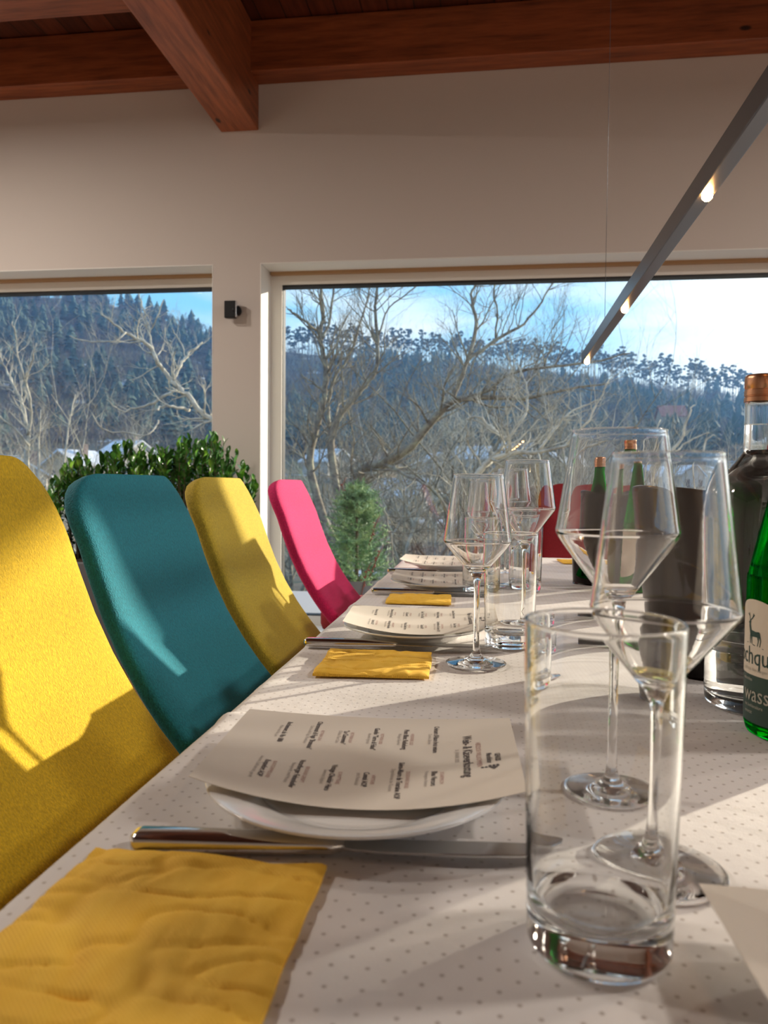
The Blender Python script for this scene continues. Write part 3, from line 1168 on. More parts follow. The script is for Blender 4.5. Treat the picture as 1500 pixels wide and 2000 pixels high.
def napkin(loc, rz, seed, label, sx=.136, sy=.140, fold=0, raise_=1.0):
    nx, ny = 64, 64
    vs = []
    def hgt(u, v):
        p = Vector((u * 3 + seed, v * 3 - seed, seed * 1.7))
        q = Vector((u * 9 + seed, v * 5 - seed, seed))
        cr = .0012 * (1 - abs(2 * noise.noise(q)))
        d = abs(noise.noise(Vector((u * 2.2 + seed * 3, v * 6.5, seed + 5))))
        return (.0030 + .0022 * noise.noise(p) + .0010 * noise.noise(q) + cr * .6 - .0014 * exp(-(d / .06) ** 2)) * raise_
    for j in range(ny + 1):
        for i in range(nx + 1):
            u, v = i / nx, j / ny
            e = min(u, 1 - u, v, 1 - v)
            h = hgt(u, v) * (1 - .45 * exp(-e / .03)) + .0004
            wx = .0018 * noise.noise(Vector((v * 4, seed, 0)))
            wy = .0018 * noise.noise(Vector((u * 4, 0, seed)))
            vs.append(((u - .5) * sx + wx, (v - .5) * sy + wy, max(h, .0012)))
    n = len(vs)
    vs += [(x, y, .0002) for x, y, z in vs]
    fs = []
    for j in range(ny):
        for i in range(nx):
            a = j * (nx + 1) + i
            fs.append((a, a + 1, a + nx + 2, a + nx + 1))
            fs.append((n + a, n + a + nx + 1, n + a + nx + 2, n + a + 1))
    bd = [i for i in range(nx + 1)] + [j * (nx + 1) + nx for j in range(1, ny + 1)] + [ny * (nx + 1) + i for i in range(nx - 1, -1, -1)] + [j * (nx + 1) for j in range(ny - 1, 0, -1)]
    for a, b in zip(bd, bd[1:] + bd[:1]): fs.append((a, n + a, n + b, b))
    o = MB().add(vs, fs).build('paper_napkin', M['napkin'], ang=60)
    o.location = loc
    o.rotation_euler = (0, 0, rz)
    tag(o, label, 'napkin')
    return o


napkin((-.153, .338, TT + .001), R(0), 3.1, 'yellow folded paper napkin in the bottom left corner, nearest the camera', .136, .146, raise_=1.5)
napkin((-.128, .900, TF + .0012), R(3), 8.4, 'yellow crumpled paper napkin beside the near white wine glass', .130, .128, raise_=1.5)
napkin((-.122, 1.42, TF + .002), R(2), 5.6, 'yellow paper napkin in front of the third place setting', .118, .11, raise_=1.5)
napkin((-.075, 2.17, TF + .001), R(-4), 2.2, 'orange-yellow paper napkin behind the farthest plate', .12, .11, raise_=1.6)
napkin((.27, 2.24, TF + .001), R(5), 6.9, 'pale yellow paper napkin at the far right end of the table', .12, .11)

knife((-.203, .4195, TT + .0006), R(5), 'long steel table knife right behind the nearest yellow napkin')
knife((-.237, .988, TF + .0012), R(3), 'steel table knife in front of the second plate')
knife((-.222, 1.492, TF + .0016), R(3), 'steel table knife in front of the third plate')
knife((-.238, 1.857, TF + .0012), R(1), 'steel table knife in front of the farthest plate')

for i, (x, y, z, which, rz) in enumerate(((-.078, .516, TT, 'nearest', 2.5), (-.092, 1.085, TF, 'second', 4), (-.088, 1.595, TF, 'third', 3), (-.10, 1.975, TF, 'farthest', 0))):
    plate((x - .006, y - .004, z + .0014), ['nearest white plate under the curled menu card, behind the long knife', 'white plate of the second setting, behind the crumpled yellow napkin', 'white plate of the third setting, under its menu card', 'farthest white plate, close to the table end'][i])
    menu_card((x + [-.004, 0, 0, -.01][i], y + .022, z), R(rz), .0085, .0290, ['nearest cream menu card, curled across the plate behind the long knife',
              'second cream menu card, across the plate beside the near white wine glass', 'third cream menu card counted from the camera, on the third plate',
              'farthest cream menu card, on the plate at the table end'][i])
plate((.214, .300, TT + .0014), 'white plate under the plain cream card at the bottom right corner')
menu_card((.211, .306, TT), R(2), .0050, .0262, 'cream card back cut off by the bottom right corner of the picture', full=False)

# ------------------------------------------------------------------ pendant light
pd = empty('pendant_light', (.3, 1.0, 0))
tag(pd, 'slim dark linear pendant lamp with small glowing spots above the table', 'pendant lamp')
za, zb_ = 1.352 + .006, 1.392 + .006
ya, yb_ = 2.49, -.75


def pz(y): return 1.352 + (2.436 - y) * .0185


MB().add([(-.011 + 0, ya - 1, pz(ya)), (.011, ya - 1, pz(ya)), (.011, ya - 1, pz(ya) + .034), (-.011, ya - 1, pz(ya) + .034),
          (-.011, yb_ - 1, pz(yb_)), (.011, yb_ - 1, pz(yb_)), (.011, yb_ - 1, pz(yb_) + .034), (-.011, yb_ - 1, pz(yb_) + .034)],
         [(0, 1, 2, 3), (7, 6, 5, 4), (0, 4, 5, 1), (1, 5, 6, 2), (2, 6, 7, 3), (3, 7, 4, 0)]).build('bar', M['dark_metal'], pd, bevel=.0015)
M['lamp_glow'] = mat('lamp_glow', (1, .8, .5), .5)
bsdf(M['lamp_glow']).inputs['Emission Color'].default_value = (1.0, .50, .16, 1)
bsdf(M['lamp_glow']).inputs['Emission Strength'].default_value = 90
for y in (2.436, 1.785, 1.139, .49, -.16):
    s = MB().lathe([(0, -.0016), (.0062, -.0016), (.0080, 0), (0, 0)], 20).build('spot_ring', M['chrome'], pd)
    s.location = (0, y - 1, pz(y))
    g = MB().lathe([(0, -.0095), (.004, -.009), (.0070, -.006), (.0078, -.0016)], 20).build('bulb', M['lamp_glow'], s, smooth=True)
for y in (2.085, .2):
    MB().tube([(0, y - 1, pz(y) + .034), (0, y - 1, CZ)], .0006, 6).build('wire', M['dark_metal'], pd)

# fixtures for the added fill lamps, out of the picture
M['fill_disc'] = mat('fill_disc', (1, .9, .8), .5)
bsdf(M['fill_disc']).inputs['Emission Color'].default_value = (1.0, .8, .58, 1)
bsdf(M['fill_disc']).inputs['Emission Strength'].default_value = 3
for lx, ly in FILL_SPOTS:
    r = empty('fill_lamp', (lx, ly, 0))
    tag(r, 'round white fill lamp added beside the table, outside the picture', 'ceiling lamp', 'fill lamps added beside the table')
    MB().lathe([(0, 3.20), (.20, 3.20), (.20, 3.12), (.185, 3.12), (.185, 3.19), (0, 3.19)], 32).build('shade', M['white_paint'], r)
    MB().lathe([(0, 3.185), (.17, 3.185), (.17, 3.18), (0, 3.18)], 32).build('diffuser', M['fill_disc'], r)
    MB().tube([(0, 0, 3.20), (0, 0, CZ)], .01, 8).build('stem', M['white_paint'], r)

# ------------------------------------------------------------------ plants
M['leaf'] = mat('leaf', (.035, .12, .022), .22)
t = M['leaf'].node_tree
oi = noise_n(M['leaf'], geo_pos(M['leaf']), 14.0, 2.0)
set_in(M['leaf'], 'Base Color', ramp(t, oi, [(.35, (.030, .095, .022)), (.55, (.06, .20, .03)), (.70, (.24, .50, .05))]))
M['stem'] = mat('stem', (.10, .075, .04), .7)
M['planter'] = mat('planter', (.10, .10, .11), .5)
M['soil'] = mat('soil', (.04, .025, .015), .95)


def leaf(mb, base, d, up, L, W, fold=.25):
    d = d.normalized()
    s = d.cross(up)
    s = s.normalized() if s.length > 1e-4 else d.orthogonal().normalized()
    n = s.cross(d).normalized()
    pts = []
    for u, w, b in ((0, .12, 0), (.3, .85, .02), (.62, 1.0, .0), (.86, .62, -.06), (1, .05, -.12)):
        c = base + d * (u * L) + n * (b * L)
        pts.append((c - s * (w * W / 2) + n * (fold * w * W / 2), c, c + s * (w * W / 2) + n * (fold * w * W / 2)))
    vs = [q for p in pts for q in p]
    fs = []
    for i in range(4):
        for j in range(2):
            a = i * 3 + j
            fs.append((a, a + 1, a + 4, a + 3))
    mb.add(vs, fs)


def hedge_plant():
    rnd = random.Random(4)
    r = empty('potted_plant', (-1.80, 3.92, 0))
    tag(r, 'dense glossy-leaved green plant in a planter behind the chairs, below the left window', 'plant')
    px0, px1 = -.62, .62
    MB().box(px0, px1, -.18, .18, 0, .55).build('planter_box', M['planter'], r, bevel=.008)
    MB().box(px0 + .02, px1 - .02, -.16, .16, .55, .556).build('soil', M['soil'], r)
    st, lf = MB(), MB()
    def top(x):     # outline of the crown
        return float(np.interp(x, [-.72, -.5, -.30, -.12, .05, .22, .36, .46, .56, .62], [.93, 1.02, 1.16, 1.19, 1.14, 1.22, 1.26, 1.16, 1.02, .88]))
    for k in range(330):
        x = rnd.uniform(-.70, .60)
        y = rnd.uniform(-.26, .20)
        h = top(x) - .10 * (y / .26) ** 2 - rnd.random() ** 2 * .28
        bx, by = max(-.56, min(.56, x * .85 + rnd.uniform(-.06, .06))), y * .45
        p0, p1 = Vector((bx, by, .55)), Vector((x, y, h - .03))
        mid = (p0 + p1) / 2 + Vector((rnd.uniform(-.03, .03), rnd.uniform(-.03, .03), 0))
        st.tube([p0, mid, p1], [.004, .003, .0018], 5)
        d = (p1 - mid).normalized()
        for q in range(9):
            f = q / 8
            b = p1 - d * (.17 * (1 - f))
            a = rnd.uniform(0, 6.28)
            tilt = .9 - .75 * f
            ld = (Vector((cos(a), sin(a), 0)) * tilt + Vector((0, 0, 1)) * (.35 + .6 * f) + Vector((rnd.uniform(-.2, .2), rnd.uniform(-.2, .2), 0)))
            leaf(lf, b, ld, Vector((0, 0, 1)), rnd.uniform(.048, .074) * (1 - .2 * f), rnd.uniform(.022, .030))
    st.build('stems', M['stem'], r)
    lf.build('foliage', M['leaf'], r, smooth=True, fix=False)


hedge_plant()

M['conifer'] = mat('conifer', (.05, .13, .045), .5)
t = M['conifer'].node_tree
set_in(M['conifer'], 'Base Color', ramp(t, noise_n(M['conifer'], geo_pos(M['conifer']), 12.0, 2.0), [(.3, (.05, .13, .06)), (.5, (.15, .30, .12)), (.7, (.36, .50, .22))]))
M['red_twig'] = mat('red_twig', (.20, .05, .035), .5)
M['terrace'] = mat('terrace', (.42, .41, .40), .8)
tr_ = MB().box(-6, 7, 4.70, 6.9, -.25, -.02).build('ground', M['terrace'])
tr_['kind'] = 'structure'


def fir(loc, h, w, label):
    rnd = random.Random(11)
    r = empty('potted_fir', loc)
    tag(r, label, 'plant')
    MB().lathe([(0, 0), (.13, 0), (.17, .30), (.175, .32), (.155, .32), (.15, .28), (0, .28)], 32).build('pot', M['planter'], r, ang=40)
    MB().tube([(0, 0, .25), (0, 0, .28 + h * .9)], [.016, .006], 8).build('trunk', M['stem'], r)
    nd = MB()
    for k in range(520):
        f = rnd.random() ** .8
        z = .30 + h * f
        rad = w * (1.02 - .55 * f ** 1.5) * rnd.uniform(.55, 1.0)
        if f > .93: rad *= .5
        a = rnd.uniform(0, 6.28)
        p0 = Vector((0, 0, z - .05))
        p1 = Vector((cos(a) * rad, sin(a) * rad, z + rnd.uniform(-.02, .06)))
        for q in range(26):
            u = .25 + .75 * q / 25
            b = p0.lerp(p1, u)
            dd = Vector((rnd.uniform(-1, 1), rnd.uniform(-1, 1), rnd.uniform(-.4, 1))).normalized() * .032
            s = dd.orthogonal().normalized() * .0034
            nd.add([b - s, b + s, b + dd], [(0, 1, 2)])
    nd.build('needles', M['conifer'], r, fix=False)
    for (a, b2, zz) in ((-.10, -.05, .98), (.15, -.1, .72), (.18, -.14, .52), (.10, -.16, .40)):
        tw = MB()
        p = Vector((a * .6, b2, zz - .18))
        q = Vector((a, b2, zz))
        tw.tube([p, q, q + Vector((.03, 0, .06))], [.004, .0035, .002], 5)
        for k in range(7):
            e = p.lerp(q, .3 + .1 * k) + Vector((rnd.uniform(-.02, .02), 0, rnd.uniform(-.01, .03)))
            tw.lathe([(0, -.008), (.007, -.003), (.007, .004), (0, .010)], 8, c=tuple(e))
        tw.build('red_sprig', M['red_twig'], r, smooth=True)
    return r


fir((-.905, 5.35, -.02), .68, .31, 'small green potted fir with reddish sprigs on the terrace, behind the pink chair')

# ------------------------------------------------------------------ outside terrain


def ridge_elev(az):
    """elevation (tan) of the bare ridge as a function of azimuth (radians from +Y towards +X)"""
    xs = [-1200, -600, -200, 0, 180, 300, 417, 500, 600, 800, 1000, 1200, 1400, 1600, 2200, 3200]
    ys = [640, 600, 580, 592, 600, 628, 668, 690, 700, 712, 724, 744, 778, 815, 850, 870]
    a = az + R(7.6)
    a = max(-1.2, min(1.2, a))
    x = 750 + 1500 * tan(a)
    return (952 - float(np.interp(x, xs, ys))) / 1500 * cos(a)


def ground_z(x, y):
    d = sqrt(x * x + y * y)
    az = atan2(x, y)
    e = ridge_elev(az)
    zr = .965 + 380 * e
    base = float(np.interp(d, [0, 8, 20, 40, 80, 130, 200], [-.6, -1.6, -3.0, -3.6, -2.2, 2.0, 8.5]))
    if d > 200:
        u = min(1, (d - 200) / 180)
        base = 8.5 + (zr - 8.5) * (u * .75 + .25 * u * u * (3 - 2 * u))
        if d > 380: base = zr - (d - 380) * .35
    amp = min(1, d / 60)
    nn = noise.noise(Vector((x * .018, y * .018, 0))) * (3.0 if d < 350 else .6) * amp * min(1, max(0, d - 30) / 60)
    nn += .25 * noise.noise(Vector((x * .2, y * .2, 0))) * amp
    return base + nn


M['ground'] = mat('ground_soil', (.10, .09, .07), .95)
t = M['ground'].node_tree
gp = geo_pos(M['ground'])
g1 = noise_n(M['ground'], gp, .35, 8.0, .6)
g2 = noise_n(M['ground'], gp, .10, 6.0, .6)
gc = ramp(t, g1, [(.35, (.055, .05, .04)), (.5, (.12, .10, .07)), (.68, (.10, .13, .06))])
sn = ramp(t, g2, [(.60, 0.0), (.66, 1.0)])
set_in(M['ground'], 'Base Color', mixc(t, mathn(t, 'MULTIPLY', sn, .8), gc, (.70, .76, .84)))

azs = [R(-75 + 150 * k / 150) for k in range(151)]
ds = [7.2, 9, 11, 14, 18, 23, 29, 36, 45, 56, 68, 80, 92, 105, 118, 130, 145, 160, 175, 190, 205, 225, 245, 265, 285, 305, 325, 345, 362, 374, 380, 388, 400, 430, 480, 560]
vs = [(d * sin(a), d * cos(a), ground_z(d * sin(a), d * cos(a)) if d > 7.3 else -1.0) for d in ds for a in azs]
n = len(azs)
fs = [(j * n + i, j * n + i + 1, (j + 1) * n + i + 1, (j + 1) * n + i) for j in range(len(ds) - 1) for i in range(n - 1)]
hill = MB().add(vs, fs).build('hill_terrain', M['ground'], smooth=True)
hill['kind'] = 'structure'

# forest on the hillside: nobody could count it -> one object
rnd = random.Random(7)
M['f_conifer'] = mat('forest_conifer', (.045, .085, .075), .9)
M['f_bare'] = mat('forest_bare', (.125, .100, .105), .9)
M['f_bare2'] = mat('forest_bare_pale', (.17, .15, .14), .9)


def conifer_proto(rn):
    mb = MB()
    tiers = 7
    for k in range(tiers):
        z0 = .12 + .80 * k / tiers
        r0 = .25 * (1 - k / tiers) ** .6 + .02
        n = 8
        vs = [(0, 0, z0 + .24)]
        for q in range(n):
            a = 2 * pi * q / n + k
            rr = r0 * rn.uniform(.7, 1.25)
            vs.append((rr * cos(a), rr * sin(a), z0 + rn.uniform(-.03, .03)))
        mb.add(vs, [(0, 1 + q, 1 + (q + 1) % n) for q in range(n)], 0)
    return np.array(mb.v), mb.f


def bare_proto(rn):
    mb = MB()
    def fan(p, d, L, w, depth):
        q = p + d * L
        s = d.cross(Vector((rn.uniform(-1, 1), rn.uniform(-1, 1), rn.uniform(-1, 1)))).normalized() * w
        mb.add([p - s, p + s, q + s * .4, q - s * .4], [(0, 1, 2, 3)])
        if depth == 0: return
        for _ in range(3 if depth > 1 else 4):
            dd = (d + Vector((rn.uniform(-.7, .7), rn.uniform(-.7, .7), rn.uniform(-.1, .5)))).normalized()
            fan(p.lerp(q, rn.uniform(.4, 1)), dd, L * rn.uniform(.5, .75), w * .62, depth - 1)
    fan(Vector((0, 0, 0)), Vector((0, 0, 1)), .40, .016, 3)
    return np.array(mb.v), mb.f


protos = [conifer_proto(rnd) for _ in range(3)] + [bare_proto(rnd) for _ in range(4)]


def mass_forest(count, dlo, dhi, name, label, hs, bare_share, seed, azlo=-40, azhi=32):
    rn = random.Random(seed)
    mb = MB()
    k = 0
    V, F, MI = [], [], []
    base = 0
    while k < count:
        az = R(rn.uniform(azlo, azhi))
        d = dlo + (dhi - dlo) * rn.random() ** .8
        if d > 350 and az > R(-16): continue
        x, y = d * sin(az), d * cos(az)
        if any((x - hx) ** 2 + (y - hy) ** 2 < 140 for hx, hy in HXY): continue
        cl = noise.noise(Vector((x * .02, y * .02, 3)))
        k += 1
        bare = rn.random() < bare_share + cl * .9
        pi_ = rn.randrange(3, 7) if bare else rn.randrange(0, 3)
        pv, pf = protos[pi_]
        h = rn.uniform(*hs) * (1.0 if not bare else .95)
        a = rn.uniform(0, 6.28)
        w = h * rn.uniform(.8, 1.3)
        ca, sa = cos(a) * w, sin(a) * w
        z = ground_z(x, y) - .4
        P = np.stack([pv[:, 0] * ca - pv[:, 1] * sa + x, pv[:, 0] * sa + pv[:, 1] * ca + y, pv[:, 2] * h + z], 1)
        V.append(P)
        F += [tuple(q + base for q in f) for f in pf]
        MI += [(1 if rn.random() < .6 else 2) if bare else 0] * len(pf)
        base += len(P)
    me = bpy.data.meshes.new(name)
    me.from_pydata(np.concatenate(V).tolist(), [], F)
    me.polygons.foreach_set('material_index', MI)
    o = link(name, me, [M['f_conifer'], M['f_bare'], M['f_bare2']])
    tag(o, label, 'forest', None, 'stuff')
    return o


HXY = [tuple(at(1310, 815, D=230))[:2], tuple(at(1170, 890, D=180))[:2]]
mass_forest(7000, 178, 378, 'hillside_forest', 'dense winter forest covering the blue-grey hillside', (6, 10.5), .80, 21)

# tall pines standing against the sky on the ridge
M['pine_crown'] = mat('pine_crown', (.028, .050, .032), .9)
M['pine_trunk'] = mat('pine_trunk', (.075, .055, .045), .9)


def pine(seed):
    rn = random.Random(seed)
    r = empty('ridge_pine')
    tb = MB()
    lean = rn.uniform(-.03, .03)
    tb.tube([(0, 0, -.1), (lean * .5, 0, .5), (lean, 0, .92)], [.014, .011, .005], 5)
    cr = MB()
    for k in range(15):
        z = rn.uniform(.56, .98)
        a = rn.uniform(0, 6.28)
        q = rn.uniform(.02, .20) * (1.3 - z) * 1.7
        c = Vector((lean + cos(a) * q, sin(a) * q, z))
        tb.tube([(lean * z, 0, z - .07), c], [.005, .002], 4)
        s = rn.uniform(.032, .062)
        nn, mm = 7, 5
        vs = [(c.x, c.y, c.z + s * .55)]
        for i in range(1, mm):
            for j in range(nn):
                b = 2 * pi * j / nn
                ph = pi * i / mm
                f = s * rn.uniform(.65, 1.35)
                vs.append((c.x + f * sin(ph) * cos(b), c.y + f * sin(ph) * sin(b), c.z + f * .6 * cos(ph)))
        vs.append((c.x, c.y, c.z - s * .45))
        fs = [(0, 1 + j, 1 + (j + 1) % nn) for j in range(nn)]
        for i in range(mm - 2):
            for j in range(nn):
                a0 = 1 + i * nn
                fs.append((a0 + j, a0 + (j + 1) % nn, a0 + nn + (j + 1) % nn, a0 + nn + j))
        e = len(vs) - 1
        fs += [(e, e - nn + (j + 1) % nn, e - nn + j) for j in range(nn)]
        cr.add(vs, fs)
    tb.build('trunk', M['pine_trunk'], r)
    cr.build('crown', M['pine_crown'], r, fix=False)
    return r


pines = [pine(s) for s in range(6)]
used = set()
rn = random.Random(31)
npine = 0
for k in range(240):
    px = 540 + 1010 * (k + rn.uniform(-.4, .4)) / 240 * 1.0
    az = atan((px - 750) / 1500) - R(7.6)
    d = rn.uniform(372, 392)
    x, y = d * sin(az), d * cos(az)
    i = rn.randrange(6)
    o = pines[i] if i not in used else copy_tree(pines[i])
    used.add(i)
    h = rn.uniform(12, 17.5)
    o.location = (x, y, ground_z(x, y) - .6)
    o.rotation_euler = (0, 0, rn.uniform(0, 6.28))
    o.scale = (h * .9, h * .9, h)
    tag(o, 'tall dark pine standing in the row on the ridge against the sky', 'tree', 'tall pines along the ridge')

# ------------------------------------------------------------------ village
M['house_wall'] = mat('house_wall', (.55, .52, .48), .8)
M['house_wall2'] = mat('house_wall2', (.50, .38, .26), .8)
M['snow_roof'] = mat('snow_roof', (.70, .76, .84), .7)
M['dark_roof'] = mat('dark_roof', (.14, .10, .10), .7)
M['red_roof'] = mat('red_roof', (.32, .10, .07), .7)
M['pane'] = mat('house_pane', (.05, .06, .08), .15)


def house(px, py, D, w, dp, h, rz, wall, roof, label):
    p = at(px, py, D=D)
    w, dp, h = w * .68, dp * .68, h * .72
    r = empty('village_house', (p.x, p.y, ground_z(p.x, p.y) - .3 if abs(ground_z(p.x, p.y) - p.z) < .5 else p.z - h), rz)
    tag(r, label, 'house', None)
    rh = w * .28
    gz = ground_z(p.x, p.y)
    bz = r.location.z
    low = min(0, gz - bz - 1.5)
    mb = MB()
    mb.box(-w / 2, w / 2, -dp / 2, dp / 2, low, h)
    mb.add([(-w / 2, -dp / 2, h), (w / 2, -dp / 2, h), (0, -dp / 2, h + rh), (-w / 2, dp / 2, h), (w / 2, dp / 2, h), (0, dp / 2, h + rh)], [(0, 1, 2), (4, 3, 5)])
    mb.build('walls', M[wall], r)
    e = .6
    rb = MB()
    for s in (-1, 1):
        rb.add([(0, -dp / 2 - e, h + rh + .25), (0, dp / 2 + e, h + rh + .25), (s * (w / 2 + e), dp / 2 + e, h - .15), (s * (w / 2 + e), -dp / 2 - e, h - .15),
                (0, -dp / 2 - e, h + rh), (0, dp / 2 + e, h + rh), (s * (w / 2 + e), dp / 2 + e, h - .4), (s * (w / 2 + e), -dp / 2 - e, h - .4)],
               [(0, 1, 2, 3), (4, 7, 6, 5), (0, 3, 7, 4), (3, 2, 6, 7), (1, 5, 6, 2)])
    rb.build('roof', M[roof], r)
    for fx in (-.28, .28):
        for fz in ((.3, .72) if h > 4.5 else (.5,)):
            MB().box(w * fx - .5, w * fx + .5, -dp / 2 - .05, -dp / 2 + .02, h * fz - .6, h * fz + .6).build('window', M['pane'], r)
    MB().box(w * .18, w * .18 + .8, -.4, .4, h, h + rh + 1.0).build('chimney', M['dark_roof'], r)
    return r


HS = [(40, 925, 95, 8, 9, 4, 30, 'house_wall', 'snow_roof', 'snow-roofed house low in the left window, leftmost of the village'),
      (150, 905, 120, 9, 8, 4.5, -20, 'house_wall2', 'snow_roof', 'snow-roofed house behind the left bare tree in the left window'),
      (250, 885, 150, 11, 9, 4.5, 70, 'house_wall', 'snow_roof', 'wide snow-roofed house just above the potted plant'),
      (330, 905, 118, 8, 8, 4, 15, 'house_wall', 'dark_roof', 'dark-roofed house beside the pier in the left window'),
      (640, 900, 140, 10, 9, 4.5, 60, 'house_wall', 'snow_roof', 'snow-roofed house behind the left trunks in the large window'),
      (735, 915, 125, 9, 8, 4.0, -30, 'house_wall2', 'dark_roof', 'dark-roofed ochre house behind the low thick limb'),
      (850, 905, 140, 9, 9, 4.5, 20, 'house_wall', 'snow_roof', 'snow-roofed house above the near white wine glass'),
      (925, 895, 160, 12, 9, 5.0, 80, 'house_wall', 'snow_roof', 'long snow-roofed house between the two left wine glass rims'),
      (1010, 890, 165, 13, 9, 5.0, 75, 'house_wall', 'snow_roof', 'long snow-roofed house above the tall wine glass of the second setting'),
      (1080, 905, 138, 9, 8, 4.5, -25, 'house_wall2', 'snow_roof', 'ochre snow-roofed house left of the green bottle neck'),
      (1170, 890, 170, 11, 9, 5.0, 35, 'house_wall', 'dark_roof', 'dark-roofed house seen through the tall middle wine glass'),
      (1260, 915, 130, 8, 8, 4.0, 50, 'house_wall', 'snow_roof', 'snow-roofed house just above the wide black cooler'),
      (1360, 925, 125, 8, 8, 4.0, 10, 'house_wall', 'snow_roof', 'snow-roofed house right of the foremost wine glass rim'),
      (790, 965, 75, 7, 7, 3.2, 65, 'house_wall', 'snow_roof', 'low snow-roofed shed in the dip left of the near white wine glass'),
      (1310, 815, 230, 16, 9, 4.0, 88, 'house_wall2', 'red_roof', 'long reddish building on the slope left of the clear bottle neck')]
HS = [h for h in HS]
for h_ in HS:
    house(*h_[:6], R(h_[6]), *h_[7:])

# ------------------------------------------------------------------ bare trees near the house
M['bark'] = mat('bark', (.16, .12, .08), .9)
t = M['bark'].node_tree
bn = noise_n(M['bark'], geo_pos(M['bark']), 9.0, 6.0, .65)
set_in(M['bark'], 'Base Color', ramp(t, bn, [(.35, (.13, .11, .09)), (.5, (.26, .23, .18)), (.7, (.42, .41, .28))]))
bump(M['bark'], bn, .8, .02)
M['pale_sunlit_bark'] = mat('pale_sunlit_bark', (.34, .29, .21), .85)  # pale bark, lightened further so its colour carries the sunlight
t = M['pale_sunlit_bark'].node_tree
bn = noise_n(M['pale_sunlit_bark'], geo_pos(M['pale_sunlit_bark']), 7.0, 6.0, .65)
set_in(M['pale_sunlit_bark'], 'Base Color', ramp(t, bn, [(.35, (.28, .26, .21)), (.6, (.64, .60, .48))]))


def grow(mb, rn, p, d, L, r, depth, up=.25, curl=.35, kids=3):
    """one branch with curved segments and children"""
    n = 5 if depth > 0 else 3
    pts, rads = [p.copy()], [r]
    q = p.copy()
    dd = d.copy()
    for i in range(n):
        dd = (dd + Vector((rn.uniform(-curl, curl), rn.uniform(-curl, curl), rn.uniform(-curl, curl) * .7 + up * .3))).normalized()
        q = q + dd * (L / n)
        pts.append(q.copy())
        rads.append(r * (1 - .65 * (i + 1) / n))
    mb.tube(pts, rads, 5 if depth > 1 else 4 if depth > 0 else 3, cap=False)
    if depth == 0: return
    for k in range(kids + (1 if depth == 1 else 0)):
        f = rn.uniform(.25, 1.0)
        i = min(n - 1, int(f * n))
        b = pts[i].lerp(pts[i + 1], f * n - i)
        t0 = (pts[i + 1] - pts[i]).normalized()
        side = t0.cross(Vector((rn.uniform(-1, 1), rn.uniform(-1, 1), rn.uniform(-1, 1)))).normalized()
        nd = (t0 * .75 + side * rn.uniform(.5, 1.0) + Vector((0, 0, up))).normalized()
        grow(mb, rn, b, nd, L * rn.uniform(.45, .75), rads[i] * .6, depth - 1, up, curl, kids)


def limb_tree(name, limbs, seed, bark, label, depth=2, twig=.9, kids=3, dens=1.0, root_z=None, up=.25):
    """limbs: lists of (photo x, photo y, distance Y, thickness in px)"""
    rn = random.Random(seed)
    mb = MB()
    allp = []
    for limb in limbs:
        P = [at(x, y, Y=Y) for x, y, Y, w in limb]
        W = [w / 1500 * Y / 2 for x, y, Y, w in limb]
        if limb[0][3] < 0: P = P
        # smooth
        pts, rads = [], []
        Q = [P[0]] + P + [P[-1]]
        for i in range(1, len(Q) - 2):
            for k in range(4):
                u = k / 4
                p0, p1, p2, p3 = Q[i - 1:i + 3]
                c = .5 * ((2 * p1) + (p2 - p0) * u + (2 * p0 - 5 * p1 + 4 * p2 - p3) * u * u + (3 * p1 - 3 * p2 + p3 - p0) * u ** 3)
                pts.append(c + Vector((rn.uniform(-1, 1), rn.uniform(-1, 1), rn.uniform(-1, 1))) * .012)
                rads.append(W[i - 1] * (1 - u) + W[i] * u)
        pts.append(P[-1]); rads.append(W[-1])
        mb.tube(pts, rads, 8)
        L = sum((pts[i + 1] - pts[i]).length for i in range(len(pts) - 1))
        cnt = int(L * 5.5 * dens)
        for k in range(cnt):
            f = rn.uniform(.18, 1.0)
            i = min(len(pts) - 2, int(f * (len(pts) - 1)))
            t0 = (pts[i + 1] - pts[i]).normalized()
            side = t0.cross(Vector((rn.uniform(-1, 1), rn.uniform(-1, 1), rn.uniform(-1, 1)))).normalized()
            nd = (t0 * .6 + side * .9 + Vector((0, 0, up))).normalized()
            grow(mb, rn, pts[i], nd, twig * rn.uniform(.5, 1.1), min(rads[i] * .45, .016), depth, up, .33, kids)
    o = mb.build(name, bark, smooth=True, fix=False)
    tag(o, label, 'tree')
    return o


